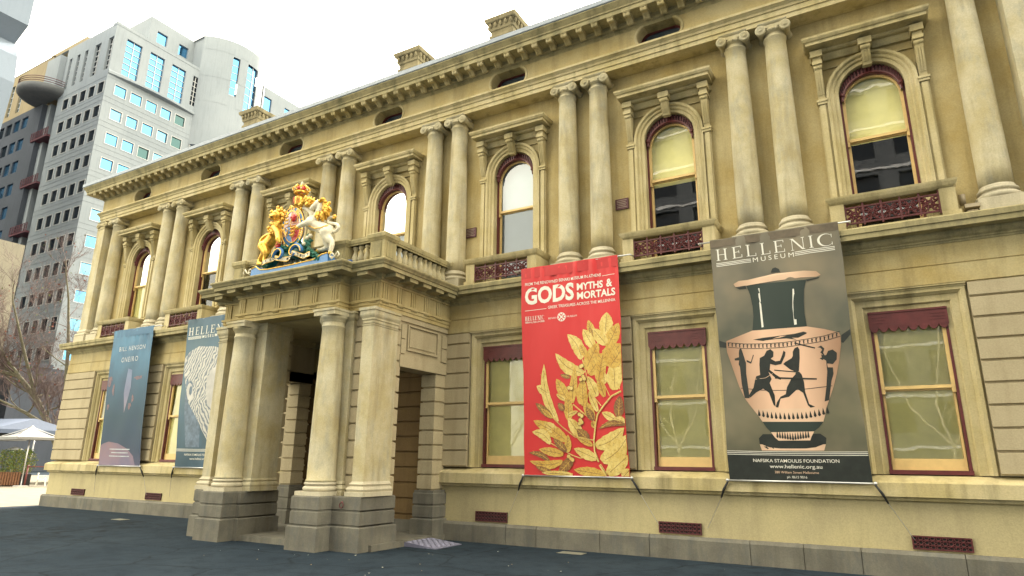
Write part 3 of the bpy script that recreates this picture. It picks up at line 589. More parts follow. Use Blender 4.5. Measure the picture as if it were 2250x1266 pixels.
b.quad((-EX, YF, 12.1), (-EX, DEP, 12.1), (-EX, DEP, 12.95), (-EX, YF, 12.95)); b.quad((EX, YF, 12.1), (EX, DEP, 12.1), (EX, DEP, 12.95), (EX, YF, 12.95))
b.build('frieze', STONE, museum)
def oval_light():
    s = MB(); s.sweepf(oval(0)[::-1], [(0.0, 0.45), (0.0, 0.012), (0.015, -0.012), (0.05, -0.02), (0.07, -0.012), (0.075, 0.01)], close=True, yb=YF)
    o = s.build('oval_window', TRIM)
    f = MB(); f.sweepf(oval(0)[::-1], [(0.0, 0.42), (0.0, 0.33), (-0.05, 0.33), (-0.05, 0.42)], close=True, yb=YF); f.build('window_frame', MAROON, o)
    g = MB(); pts = oval(0, -0.02); g.add([(p[0], YF+0.39, p[1]) for p in pts], [tuple(range(len(pts)))]); g.build('pane', OVALG, o)
    return o
OVALG = mirror_glass('dark_reflecting_glass', (0.10, 0.13, 0.16), refl=0.35)
ol = oval_light(); ol.parent = museum; ol.location = (-3*BAY, 0, 0)
for k in range(-2, 4): copy_tree(ol, museum, (k*BAY, 0, 0))
b = MB()
pr = [(-0.5, 12.71), (0.0, 12.71), (0.02, 12.74), (0.06, 12.77), (0.07, 12.81), (0.12, 12.84), (0.13, 12.93), (0.52, 12.935), (0.52, 13.05), (0.545, 13.06), (0.55, 13.10), (0.60, 13.17), (0.64, 13.225), (0.64, 13.25), (-0.5, 13.35)]
cor_path = [(-EX, DEP), (-EX, YF), (EX, YF), (EX, DEP)]
b.sweep(cor_path, pr); cornice = b.build('cornice', MOSSY, museum)
md = MB()
pp = [(0.0, 12.94), (-0.36, 12.94), (-0.36, 12.885), (-0.345, 12.84), (-0.31, 12.825), (-0.26, 12.85), (-0.20, 12.86), (-0.12, 12.82), (-0.07, 12.775), (-0.03, 12.765), (0.0, 12.78)]
md.prism([(-0.13+a, z) for a, z in pp], 'x', -0.085, 0.085)
for sx in (-1, 1): md.prism([(-0.13+a-0.008, z-0.012) for a, z in pp], 'x', min(sx*0.03, sx*0.065), max(sx*0.03, sx*0.065))
md.box(-0.10, 0.10, -0.51, -0.12, 12.915, 12.94)
m0 = md.build('modillion', TRIM, cornice)
n = 74
for i in range(n):
    x = -EX+0.06+(2*EX-0.12)*i/(n-1)
    if i == 0: m0.location = (x, YF, 0)
    else: e = m0.copy(); COL.objects.link(e); e.parent = cornice; e.location = (x, YF, 0)
b = MB(); b.sweep(cor_path, [(-0.3, 13.24), (0.60, 13.24), (0.665, 13.275), (0.67, 13.40), (0.64, 13.42), (0.55, 13.40), (-0.3, 13.44)]); b.build('gutter', LEAD, museum)
b = MB(); zr = 16.1
b.add([(-EX-0.3, -0.5, 13.41), (EX+0.3, -0.5, 13.41), (EX+0.3, DEP, 13.41), (-EX-0.3, DEP, 13.41), (-EX+7.5, 7.5, zr), (EX-7.5, 7.5, zr)], [(0, 1, 5, 4), (1, 2, 5), (2, 3, 4, 5), (3, 0, 4)])
roof = b.build('roof', LEAD, museum)
DARKST = stone('dark_chimney_stone', (0.30, 0.25, 0.14), (0.22, 0.18, 0.10), (0.09, 0.08, 0.045), 0.8)  # darker brown stone for the chimneys
def chimney(xc, yc):
    c = MB(); h = 0.44
    c.box(-h, h, -h, h, 13.2, 16.75); c.box(-h-0.05, h+0.05, -h-0.05, h+0.05, 16.45, 16.55)
    sq = [(-h, -h), (h, -h), (h, h), (-h, h)]
    c.sweep(sq, [(-h, 16.75), (0.04, 16.75), (0.06, 16.82), (0.06, 17.05), (0.16, 17.06), (0.18, 17.12), (0.20, 17.20), (0.06, 17.26), (-h, 17.26)], close=True)
    for i in range(5):
        for dx, dy in ((0, -1), (1, 0), (0, 1), (-1, 0)):
            t = -h+0.02+i*(2*h-0.04)/4
            px, py = (t, dy*(h+0.10)) if dx == 0 else (dx*(h+0.10), t)
            c.ball((px, py, 16.94), 0.075, seg=8, rings=5, sc=(0.8, 0.8, 1.4))
    c.box(-0.3, 0.3, -0.3, 0.3, 17.2, 17.34)
    return c.build('chimney', DARKST, roof, (xc, yc, 0))
for x in (-10.85, -1.75, 2.43): chimney(x, 3.1)
ant = MB(); ant.tube([(3.1, 4.0, 13.5), (3.1, 4.0, 18.4), (3.1, 4.0, 20.0)], [0.03, 0.02, 0.01], 6)
for z in (18.9, 19.1, 19.35): ant.tube([(2.98, 4.0, z), (3.22, 4.0, z)], 0.008, 4)
tag(ant.build('roof_antenna', STEEL), 'thin aerial mast standing on the museum roof beside a chimney', 'antenna')
# ------------------------------------------------------------------ entrance porch (a part of the museum)
XP = -0.03
_before = set(o.name for o in children(museum))
porch = museum
def mir(pts): return [(-x, y) for x, y in pts][::-1]
def ring(mb, plan, z0, n, h, g=0.035, d=0.045, m=0):
    for i in range(n):
        a, c = z0+i*h, z0+(i+1)*h
        mb.sweep(plan, [(-0.12, a), (-d, a), (-d, a+g*0.4), (0, a+g), (0, c-g*0.7), (-d, c-0.003), (-0.12, c-0.003)], close=True, m=m)
for sg in (1, -1):
    b = MB()
    f = (lambda p: p) if sg == 1 else mir
    ring(b, f([(1.05, -3.04), (2.21, -3.04), (2.21, -2.98), (2.70, -2.98), (2.70, -2.2), (1.05, -2.2)]), 1.16, 11, 0.3745)
    ring(b, f([(2.25, -0.75), (2.70, -0.75), (2.70, -0.25), (2.25, -0.25)]), 1.16, 8, 0.36)
    x0, x1 = sorted((sg*2.20, sg*2.68))
    b.box(x0, x1, -2.25, -0.28, 4.05, 5.3)                    # wall over the side door
    x0, x1 = sorted((sg*2.20, sg*2.73)); b.box(x0, x1, -2.24, -0.27, 4.04, 4.33); b.box(x0, x1, -2.30, -0.27, 5.15, 5.3)
    xf = sg*2.68
    for y0, y1, z0, z1 in ((-1.98, -0.72, 4.46, 4.50), (-1.98, -0.72, 5.06, 5.10), (-1.98, -1.94, 4.50, 5.06), (-0.76, -0.72, 4.50, 5.06)):
        xa, xb = sorted((xf, xf+sg*0.05)); b.box(xa, xb, y0, y1, z0, z1)
    xa, xb = sorted((xf-sg*0.01, xf+sg*0.025)); b.box(xa, xb, -1.88, -0.82, 4.56, 5.0)
    for i in range(2):                                         # rusticated stubs beside the panel
        xa, xb = sorted((xf-sg*0.01, xf+sg*0.05)); b.box(xa, xb, -0.55, -0.30, 4.36+i*0.37, 4.70+i*0.37)
        b.box(xa, xb, -2.23, -2.06, 4.36+i*0.37, 4.70+i*0.37)
    b.build('porch_side_wall', BLOCK, museum)
for sg in (1, -1):
    b = MB()
    f = (lambda p: p) if sg == 1 else mir
    pl = f([(1.14, -3.74), (1.97, -3.74), (1.97, -3.34), (2.78, -3.34), (2.78, -2.2), (1.02, -2.2), (1.02, -3.34), (1.14, -3.34)])
    ring(b, pl, 0.50, 2, 0.305, d=0.03); 
    pl2 = f([(1.10, -3.78), (2.01, -3.78), (2.01, -3.38), (2.82, -3.38), (2.82, -2.16), (0.98, -2.16), (0.98, -3.38), (1.10, -3.38)])
    ring(b, pl2, -0.1, 1, 0.60, d=0.03)
    for x0, x1, y0, y1 in ((1.16, 1.95, -3.72, -3.3), (1.05, 2.75, -3.32, -2.2)): x0, x1 = sorted((sg*x0, sg*x1)); b.box(x0, x1, y0, y1, 0.45, 1.11)
    b.build('porch_pedestal', BLUEST, porch); b = MB()
    pl = f([(2.20, -0.82), (2.82, -0.82), (2.82, -0.25), (2.20, -0.25)]); ring(b, pl, 0.50, 2, 0.305, d=0.03); ring(b, f([(2.17, -0.86), (2.86, -0.86), (2.86, -0.25), (2.17, -0.25)]), -0.1, 1, 0.60, d=0.03)
    x0, x1 = sorted((sg*2.22, sg*2.80)); b.box(x0, x1, -0.80, -0.3, 0.4, 1.16)
    b.build('jamb_plinth', BLUEST, porch)
for sg in (1, -1):
    rg = MB(); rg.tube([(sg*2.3+0.055*math.cos(q*PI/5), -3.40, 0.93+0.055*math.sin(q*PI/5)) for q in range(11)], 0.012, 5); rg.ball((sg*2.3, -3.385, 0.99), 0.025, 0, 6, 4); rg.build('iron_ring', IRON, porch)
b = MB(); b.box(-2.9, 2.9, -3.05, -0.2, -0.1, 0.13); b.box(-1.0, 1.0, -3.30, -3.0, -0.1, 0.125); b.build('porch_floor', BLUEST, porch)
b = MB(); b.quad((-2.7, -3.1, 5.26), (2.7, -3.1, 5.26), (2.7, -0.2, 5.26), (-2.7, -0.2, 5.26))
b.sweep([(2.2, -2.2), (2.2, -0.3), (-2.2, -0.3), (-2.2, -2.2)], [(0, 5.1), (0.1, 5.26), (-0.1, 5.26), (-0.1, 5.1)]); b.build('porch_ceiling', DADO, porch)
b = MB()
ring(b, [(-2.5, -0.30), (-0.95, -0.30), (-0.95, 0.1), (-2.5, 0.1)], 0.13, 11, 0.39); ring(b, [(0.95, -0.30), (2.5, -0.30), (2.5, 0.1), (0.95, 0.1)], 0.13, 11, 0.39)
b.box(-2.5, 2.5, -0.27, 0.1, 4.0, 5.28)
b.build('porch_back_wall', stone('porch_shade_stone', (0.20, 0.13, 0.055), (0.15, 0.095, 0.04), (0.07, 0.045, 0.02), 0.6), porch)  # inner stone coloured darker to stand in for shade inside the porch
d = MB(); d.box(-0.95, 0.95, -0.10, 0.0, 0.13, 4.0)
for x0, x1 in ((-0.88, -0.03), (0.03, 0.88)):
    for z0, z1 in ((0.3, 1.1), (1.25, 2.3), (2.45, 3.1)): d.box(x0+0.08, x1-0.08, -0.13, -0.09, z0, z1)
    d.box(x0, x1, -0.14, -0.09, 3.2, 3.26)
dr = d.build('door', plain('dark_door_wood', (0.05, 0.025, 0.015), 0.45), porch)
hd = MB(); hd.ball((0.1, -0.17, 1.25), 0.04); hd.ball((-0.1, -0.17, 1.25), 0.04); hd.build('handle', GOLD, dr)
# Doric columns and square corner piers
def doric():
    s = MB(); pr = [(0.0, 1.40), (0.345, 1.40), (0.325, 1.45)]
    for i in range(11): t = i/10; pr.append((0.315-0.06*t**1.7, 1.46+t*3.40))
    pr += [(0.275, 4.875), (0.275, 4.905), (0.255, 4.915), (0.255, 5.00)]
    s.lathe(pr, seg=36); c = s.build('porch_column', COLST)
    q = MB(); q.box(-0.38, 0.38, -0.38, 0.38, 1.11, 1.20)
    pr = [(0.30, 1.20)] + [(0.32+0.06*math.cos(-PI/2+PI*i/8), 1.255+0.055*math.sin(-PI/2+PI*i/8)) for i in range(9)] + [(0.33, 1.315), (0.32, 1.33)] + [(0.325+0.035*math.cos(-PI/2+PI*i/6), 1.36+0.03*math.sin(-PI/2+PI*i/6)) for i in range(7)] + [(0.34, 1.395), (0.34, 1.41)]
    q.lathe(pr, seg=36); q.build('column_base', BASEW, c)
    k = MB(); k.lathe([(0.255, 4.99), (0.275, 5.0), (0.275, 5.04), (0.29, 5.05), (0.325, 5.09), (0.335, 5.13), (0.2, 5.135)], seg=36)
    k.box(-0.335, 0.335, -0.335, 0.335, 5.13, 5.23); k.box(-0.355, 0.355, -0.355, 0.355, 5.23, 5.285); k.build('capital', COLST, c)
    return c
dc = doric(); dc.parent = porch; dc.location = (1.56, -3.32, 0); copy_tree(dc, porch, (-1.56, -3.32, 0))
def pier():
    s = MB(); s.box(-0.165, 0.165, -0.25, 0.62, 1.40, 4.92); s.box(-0.18, 0.18, -0.265, 0.62, 4.87, 4.90); c = s.build('corner_pier', COLST)
    q = MB(); sq = [(-0.165, 0.62), (-0.165, -0.25), (0.165, -0.25), (0.165, 0.62)]
    q.sweep(sq, [(-0.2, 1.11), (0.10, 1.11), (0.10, 1.20), (0.06, 1.205), (0.085, 1.255), (0.06, 1.305), (0.02, 1.315), (0.02, 1.33), (0.045, 1.36), (0.02, 1.39), (0.0, 1.42), (-0.2, 1.42)]); q.build('column_base', BASEW, c)
    k = MB(); k.sweep(sq, [(-0.2, 4.90), (0.0, 4.90), (0.0, 4.98), (0.02, 5.0), (0.02, 5.04), (0.05, 5.09), (0.06, 5.12), (0.06, 5.21), (0.085, 5.22), (0.085, 5.285), (-0.2, 5.285)]); k.build('capital', COLST, c)
    return c
p1 = pier(); p1.parent = porch; p1.location = (2.555, -2.98, 0); copy_tree(p1, porch, (-2.555, -2.98, 0))
for sg in (1, -1):
    s = MB(); x0, x1 = sorted((sg*0.99, sg*2.0)); s.box(x0, x1, -3.12, -2.35, 1.12, 5.27)
    an = [(x0, -2.35), (x0, -3.12), (x1, -3.12), (x1, -2.35)]
    s.sweep(an, [(-0.1, 4.90), (0.0, 4.90), (0.02, 5.0), (0.02, 5.04), (0.05, 5.09), (0.06, 5.12), (0.06, 5.21), (0.085, 5.22), (0.085, 5.27), (-0.1, 5.27)])
    s.sweep(an, [(-0.1, 1.11), (0.07, 1.11), (0.07, 1.20), (0.05, 1.205), (0.065, 1.255), (0.04, 1.31), (0.01, 1.33), (0.03, 1.36), (0.0, 1.41), (-0.1, 1.41)])
    s.build('anta', COLST, porch)
PATH = [(-2.76, -0.3), (-2.76, -3.13), (-1.80, -3.13), (-1.80, -3.45), (1.80, -3.45), (1.80, -3.13), (2.76, -3.13), (2.76, -0.3)]
b = MB()
b.sweep(PATH, [(-0.62, 5.28), (0.0, 5.28), (0.0, 5.37), (0.02, 5.375), (0.02, 5.455), (0.05, 5.46), (0.05, 5.515), (0.0, 5.52), (0.0, 5.90), (0.03, 5.905), (0.03, 5.95), (-0.62, 5.95)])
ent = b.build('porch_entablature', STONE, porch)
def trig(px, py, dx, dy):
    t = MB()
    nx, ny = dy, -dx                                   # outward
    for o in (-0.075, 0.0, 0.075):
        cx_, cy_ = px+dx*o, py+dy*o; hw = 0.028
        xs = sorted((cx_-dx*hw, cx_+dx*hw+nx*0.03)); ys = sorted((cy_-dy*hw, cy_+dy*hw+ny*0.03))
        if dx: t.box(cx_-hw, cx_+hw, cy_+ny*0.03 if ny < 0 else cy_, cy_+0.0, 5.52, 5.90)
        else: t.box(min(cx_, cx_+nx*0.03), max(cx_, cx_+nx*0.03), cy_-hw, cy_+hw, 5.52, 5.90)
    for o in (-0.10, -0.06, -0.02, 0.02, 0.06, 0.10):
        cx_, cy_ = px+dx*o, py+dy*o
        t.lathe([(0.0, 5.42), (0.016, 5.42), (0.010, 5.46), (0, 5.46)], (cx_+nx*0.035, cy_+ny*0.035, 0), 6)
    if dx: t.box(px-0.12, px+0.12, py-0.052, py-0.02, 5.455, 5.475)
    else: t.box(min(px+nx*0.02, px+nx*0.052), max(px+nx*0.02, px+nx*0.052), py-0.12, py+0.12, 5.455, 5.475)
    t.build('triglyph', STONE, ent)
for i in range(6): trig(-1.62+i*0.648, -3.45, 1, 0)
for sg in (1, -1):
    trig(sg*2.02, -3.13, 1, 0); trig(sg*2.58, -3.13, 1, 0)
    for y in (-2.95, -2.42, -1.89, -1.36, -0.83): trig(sg*2.76, y, 0, sg)
b = MB()
b.sweep(PATH, [(-0.5, 5.945), (0.03, 5.945), (0.06, 5.97), (0.07, 6.0), (0.11, 6.03), (0.13, 6.08), (0.46, 6.085), (0.46, 6.17), (0.485, 6.18), (0.50, 6.21), (0.54, 6.255), (0.545, 6.29), (0.52, 6.31), (-0.5, 6.40)]); pc = b.build('porch_cornice', MOSSY, porch)
b = MB(); b.box(-2.7, 2.7, -3.0, 0.1, 6.2, 6.385); b.box(-1.7, 1.7, -3.4, -2.9, 6.2, 6.38); b.build('porch_roof', LEAD, porch)
mu = MB(); mu.box(-0.16, 0.16, -0.42, 0.0, 5.995, 6.083); mu0 = mu.build('mutule', MOSSY, pc); first = True
def put_mutule(x, y, rz):
    global first
    e = mu0 if first else mu0.copy()
    if not first: COL.objects.link(e); e.parent = pc
    first = False; e.location = (x, y, 0); e.rotation_euler = (0, 0, rz)
for i in range(6): put_mutule(-1.62+i*0.648, -3.45, 0)
for sg in (1, -1):
    put_mutule(sg*2.55, -3.13, 0)
    for y in (-2.95, -2.42, -1.89, -1.36, -0.83): put_mutule(sg*2.76, y, sg*PI/2)
# balustrade over the porch
b = MB()
RY, RX = -2.83, 2.50
rail = [(-0.14, 7.02), (0.11, 7.02), (0.12, 7.05), (0.16, 7.07), (0.17, 7.15), (0.13, 7.18), (-0.14, 7.20)]
for xa, xb in ((-RX, RX),):
    b.sweep([(xa, RY), (xb, RY)], [(o, z) for o, z in rail]); b.sweep([(xb, RY+0.001), (xa, RY+0.001)], [(o-0.002, z) for o, z in rail])
for sg in (1, -1):
    x = sg*RX
    for d_ in (1, -1): b.sweep([(x, RY), (x, -0.05)][::d_], [(o-0.001*(d_ == 1), z-0.001) for o, z in rail])
    x0, x1 = x-0.15, x+0.15; b.box(x0, x1, RY, -0.05, 6.36, 6.50)
b.box(-RX, RX, RY-0.15, RY+0.15, 6.36, 6.505)
railo = b.build('balustrade', MOSSY, porch)
pd = MB(); pd.box(-0.22, 0.22, -0.22, 0.22, 6.36, 7.02)
for dx, dy in ((0, -1), (1, 0), (-1, 0)):
    if dy: pd.box(-0.13, 0.13, -0.235, -0.22, 6.58, 6.95)
    else: pd.box(min(dx*0.22, dx*0.235), max(dx*0.22, dx*0.235), -0.13, 0.13, 6.58, 6.95)
pd.box(-0.235, 0.235, -0.235, 0.235, 6.36, 6.52)
pd.sweep([(-0.22, -0.22), (0.22, -0.22), (0.22, 0.22), (-0.22, 0.22)], [(-0.22, 7.0), (0.01, 7.0), (0.04, 7.05), (0.06, 7.07), (0.065, 7.155), (0.03, 7.19), (-0.22, 7.21)], close=True)
pd0 = pd.build('balustrade_pedestal', MOSSY, railo, (RX, RY, 0.004))
for x, y in ((-RX, RY), (1.25, RY), (-1.25, RY), (RX, -0.0), (-RX, -0.0)):
    e = pd0.copy(); COL.objects.link(e); e.parent = railo; e.location = (x, y, 0.004)
bl = MB(); bl.lathe([(0.0, 6.50), (0.075, 6.50), (0.075, 6.53), (0.05, 6.545), (0.055, 6.57), (0.085, 6.64), (0.095, 6.70), (0.08, 6.77), (0.05, 6.85), (0.04, 6.92), (0.06, 6.94), (0.06, 6.965), (0.075, 6.975), (0.075, 7.03), (0, 7.03)], seg=12)
bl0 = bl.build('baluster', COLST, railo, (RX, -2.45, 0))
def bal(x, y): e = bl0.copy(); COL.objects.link(e); e.parent = railo; e.location = (x, y, 0)
for i in range(1, 11): bal(RX, -2.45+i*0.21)
for i in range(0, 11): bal(-RX, -2.45+i*0.21)
for sg in (1, -1):
    for i in range(4): bal(sg*(1.6+i*0.2), RY)
    for i in range(4): bal(sg*(0.25+i*0.22), RY)

for _o in children(museum):
    if _o.name not in _before: _o.location.x += XP

# ------------------------------------------------------------------ small things fixed to the front
RAMP = plain('checker_plate', (0.24, 0.24, 0.34), 0.45, metal=0.3)
r = MB(); x0, x1, y0, y1 = 2.85, 3.75, -1.95, -0.95
r.add([(x0, y0, 0.0), (x1, y0, 0.0), (x1, y1, 0.0), (x0, y1, 0.0), (x0, y0, 0.10), (x1, y0, 0.015), (x1, y1, 0.015), (x0, y1, 0.10)], [(0,3,2,1), (4,5,6,7), (0,1,5,4), (1,2,6,5), (2,3,7,6), (3,0,4,7)])
for i in range(10):
    for j in range(11):
        x = x0+0.06+i*0.085; y = y0+0.06+j*0.088; s = 1 if (i+j) % 2 else -1; z = lambda q: 0.10-(q-x0)/(x1-x0)*0.085
        r.tube([(x-0.028, y-s*0.028, z(x-0.028)), (x+0.028, y+s*0.028, z(x+0.028))], 0.009, 4)
tag(r.build('metal_ramp', RAMP), 'small checker plate metal ramp on the ground at the side of the porch', 'ramp')
PLQ = plain('plaque_bronze', (0.085, 0.03, 0.035), 0.45, metal=0.4)
for x, lb in ((3.02, 'small dark plaque on the wall beside the window with blank pale panes'), (7.53, 'small dark plaque between paired columns and the window with a half drawn blind')):
    p = MB(); p.box(x-0.17, x+0.17, 0.165, 0.205, 7.99, 8.27, 0)
    for i in range(5): p.box(x-0.13, x+0.13-0.03*(i % 2), 0.160, 0.17, 8.22-i*0.045, 8.227-i*0.045, 1)
    for ix in (-0.15, 0.15):
        for iz in (8.01, 8.25): p.ball((x+ix, 0.163, iz), 0.008, seg=6, rings=4)
    tag(p.build('wall_plaque', [PLQ, BASEW]), lb, 'plaque')
f = MB(); f.box(14.40, 14.56, -0.40, -0.20, 6.41, 6.45); f.box(14.44, 14.50, -0.34, -0.28, 6.45, 6.6); f.prism([(-0.42, 6.50), (-0.22, 6.45), (-0.19, 6.53), (-0.39, 6.58)], 'x', 14.37, 14.60); f.lathe([(0.0, 0), (0.05, 0), (0.06, 0.2), (0.0, 0.2)], (14.36, -0.3, 6.60), 10)
tag(f.build('floodlight', plain('floodlight_body', (0.25, 0.2, 0.12), 0.5)), 'small tan floodlight on the ledge left of the large right hand column', 'floodlight')
# ------------------------------------------------------------------ hanging banners
BH = 4.94
class Banner:
    def __init__(s, x0, W, mats, seed, amp=0.02, kf=9.0):
        s.x0, s.W, s.mats, s.amp, s.mb, s.kf = x0, W, mats, amp, MB(), kf
        r = random.Random(seed); s.ph = [r.uniform(0, 6.28) for _ in range(6)]
        nu, nv = 72, 50; vs = []; fs = []; s.n0 = 0; s.uv = []
        for j in range(nv+1):
            for i in range(nu+1):
                u, v = W*i/nu, BH*j/nv; vs.append(s.S(u, v)); 
        for j in range(nv):
            for i in range(nu):
                a = j*(nu+1)+i; fs.append((a, a+nu+1, a+nu+2, a+1))
        s.nu, s.nv = nu, nv
        s.mb.add(vs, fs, 0, True)
        n = len(fs)
    def fold(s, u, v):
        p = s.ph; t = math.exp(-v/0.55)
        f = t*(math.sin(u*s.kf*1.7+p[0])*0.6+math.sin(u*s.kf*3.1+p[1])*0.45)*(0.6+0.4*math.sin(u*2.1+p[2]))
        return s.amp*f*min(1, v/0.12+0.15) + 0.012*math.sin(u*2.6/s.W+p[3])*math.sin(v*1.1+p[4]) + 0.006*math.sin(u*5+v*2.3+p[5])
    def S(s, u, v, off=0.0):
        t = v/BH
        e = (2*u/s.W-1); e = e*abs(e)
        return (s.x0+u+e*(0.010*math.sin(v*1.9+s.ph[2])-0.018*math.sin(PI*t))+0.004*math.sin(v*6+s.ph[1]), -0.75+0.25*t-0.03*math.sin(PI*t)-s.fold(u, v)-off, 6.51-4.94*t-0.012*math.sin(PI*u/s.W)*t-0.008*abs(math.sin(u*5+s.ph[0]))*(1-t)**8)
    def poly(s, pts, m, off=0.004):
        s.mb.add([s.S(u, v, off) for u, v in pts], [tuple(range(len(pts)))], m, False)
    def fill(s, pts, m, off=0.004, step=0.06):
        """a print shape cut into rows so that it follows the folds"""
        lo, hi = min(p[1] for p in pts)+1e-4, max(p[1] for p in pts)-1e-4; n = max(3, int((hi-lo)/step)); rows = []
        for j in range(n+1):
            v = lo+(hi-lo)*j/n; xs = []
            for (x0, y0), (x1, y1) in zip(pts, pts[1:]+pts[:1]):
                if (y0 <= v) != (y1 <= v): xs.append(x0+(x1-x0)*(v-y0)/(y1-y0))
            if xs: rows.append(((min(xs), v), (max(xs), v)))
        s.strip(rows, m, off)
    def strip(s, rows, m, off=0.004):
        """rows: list of ((u,v),(u,v)) left/right; filled with a subdivided sheet"""
        k = 10; vs = []; fs = []
        for l, r in rows:
            for i in range(k+1): t = i/k; vs.append(s.S(l[0]+(r[0]-l[0])*t, l[1]+(r[1]-l[1])*t, off))
        for j in range(len(rows)-1):
            for i in range(k): a = j*(k+1)+i; fs.append((a, a+k+1, a+k+2, a+1))
        s.mb.add(vs, fs, m, True)
    def line(s, pts, w, m, off=0.004):
        P = [Vector(p) for p in pts]; n = len(P); L = []
        for i in range(n):
            d = (P[min(i+1, n-1)]-P[max(i-1, 0)]).normalized(); q = Vector((-d.y, d.x))*w/2; L.append((tuple(P[i]+q), tuple(P[i]-q)))
        vs = []; fs = []
        for a, b in L: vs += [s.S(*a, off), s.S(*b, off)]
        for i in range(n-1): fs.append((2*i, 2*i+1, 2*i+3, 2*i+2))
        s.mb.add(vs, fs, m)
    def rule(s, p, q, w, m, off=0.004):
        n = 24; s.line([(p[0]+(q[0]-p[0])*i/n, p[1]+(q[1]-p[1])*i/n) for i in range(n+1)], w, m, off)
    def text(s, body, u0, v0, u1, v1, m, bold=0.0, off=0.005, spacing=1.0):
        """fit a word into the box u0..u1, top v0, baseline v1"""
        vs, fs, (a, b, c, d) = text2d(body, 1.0, bold, spacing)
        cap = 0.73 if any(ch.islower() for ch in body) else d
        lo = min(0, c) if any(ch in 'gjpqy' for ch in body) else 0
        s.mb.add([s.S(u0+(x-a)/(b-a)*(u1-u0), v1-(y)/cap*(v1-v0), off) for x, y in vs], fs, m)
    def serif(s, ch, u0, u1, v0, v1, m, off=0.005):
        w = u1-u0; h = v1-v0; T = 0.13*h; t = 0.045*h
        def B(x0, y0, x1, y1): s.poly([(u0+x0, v1-y0), (u0+x1, v1-y0), (u0+x1, v1-y1), (u0+x0, v1-y1)], m, off)
        def stem(xc, tw=T):
            B(xc-tw/2, 0, xc+tw/2, h); 
            for y in (0, h-t): B(xc-tw/2-0.09*h, y, xc+tw/2+0.09*h, y+t)
        if ch == 'H': stem(0.2*w); stem(0.8*w); B(0.2*w, 0.48*h, 0.8*w, 0.48*h+t)
        if ch == 'I': stem(w/2)
        if ch in 'EL':
            stem(0.22*w); B(0.22*w, 0, w*0.95, t); B(w*0.95-t, 0, w*0.95, 0.25*h)
            if ch == 'E': B(0.22*w, h-t, w*0.9, h); B(w*0.9-t, h-0.2*h, w*0.9, h); B(0.22*w, 0.5*h, w*0.7, 0.5*h+t); B(w*0.7-t, 0.4*h, w*0.7, 0.64*h)
        if ch == 'N':
            stem(0.17*w, t); stem(0.85*w, t)
            s.poly([(u0+0.12*w, v0), (u0+0.12*w+T*1.2, v0), (u0+0.87*w, v1), (u0+0.85*w-T*0.9, v1)][::-1], m, off+0.0005)
        if ch == 'C':
            n = 22; A0, A1 = R(38), R(322)
            for i in range(n):
                a, b = A0+(A1-A0)*i/n, A0+(A1-A0)*(i+1)/n
                def o(t): return (u0+w*0.5+0.5*w*math.cos(t), v0+h/2-0.52*h*math.sin(t))
                def q(t): return (u0+w*0.56+0.41*w*math.cos(t), v0+h/2-0.47*h*math.sin(t))
                s.poly([o(a), o(b), q(b), q(a)], m, off)
            B(w*0.87, 0.66*h, w*0.90, 0.95*h); B(w*0.87, 0.05*h, w*0.90, 0.3*h)
    def hellenic(s, u0, u1, v0, v1, m, off=0.005):
        W = u1-u0
        for ch, a, b in zip('HELLENIC', (0, .148, .273, .398, .51, .643, .79, .87), (.11, .243, .363, .484, .608, .776, .85, 1.0)): s.serif(ch, u0+a*W, u0+b*W, v0, v1, m, off)
    def build(s, name, label, ends=(0.20, 0.28), stays=(1, 1)):
        root = tag(empty(name, (s.x0, -0.6, 1.5)), label, 'banner', 'tall banners hanging on the museum front')
        inv = Vector((-s.x0, 0.6, -1.5))
        s.mb.v = [tuple(Vector(v)+inv) for v in s.mb.v]
        o = s.mb.build('printed_cloth', s.mats, root)
        uvl = o.data.uv_layers.new(name='UVMap')                       # cloth coordinates for the printed picture
        co = o.data.vertices
        for lp in o.data.loops:
            p = co[lp.vertex_index].co; uvl.data[lp.index].uv = (p.x/s.W, (p.z+1.5-1.57)/BH)
        p = MB(); p.tube([Vector((s.x0-ends[0], -0.715, 6.475))+inv, Vector((s.x0+s.W+ends[1], -0.715, 6.475))+inv], 0.02, 8)
        for x in (s.x0-ends[0], s.x0+s.W+ends[1]): p.tube([Vector((x, -0.715, 6.475))+inv, Vector((x, -0.46, 6.50))+inv], 0.018, 6)
        p.build('pole', STEEL, root)
        p = MB(); p.tube([Vector((s.x0-0.05, -0.50, 1.56))+inv, Vector((s.x0+s.W+0.05, -0.50, 1.56))+inv], 0.018, 8)
        for x in (s.x0-0.05, s.x0+s.W+0.05): p.ball(Vector((x, -0.5, 1.56))+inv, 0.035, seg=8, rings=5)
        p.build('batten', STEEL, root)
        for i, x in enumerate((s.x0-0.04, s.x0+s.W+0.04)):
            d = -1 if i == 0 else 1
            q = MB(); q.tube([Vector((x, -0.5, 1.54))+inv, Vector((x+d*0.10, -0.47, 1.38))+inv, Vector((x+d*0.17, -0.42, 1.22))+inv], [0.018, 0.026, 0.016], 7); st = q.build('stay_strap', BLACK, root)
            q = MB(); q.tube([Vector((x+d*0.17, -0.42, 1.22))+inv, Vector((x+d*(0.5 if s.x0 > 0 else 0.3), -0.31, 0.62))+inv], 0.005, 4); q.build('stay_wire', STEEL, st)
        return root
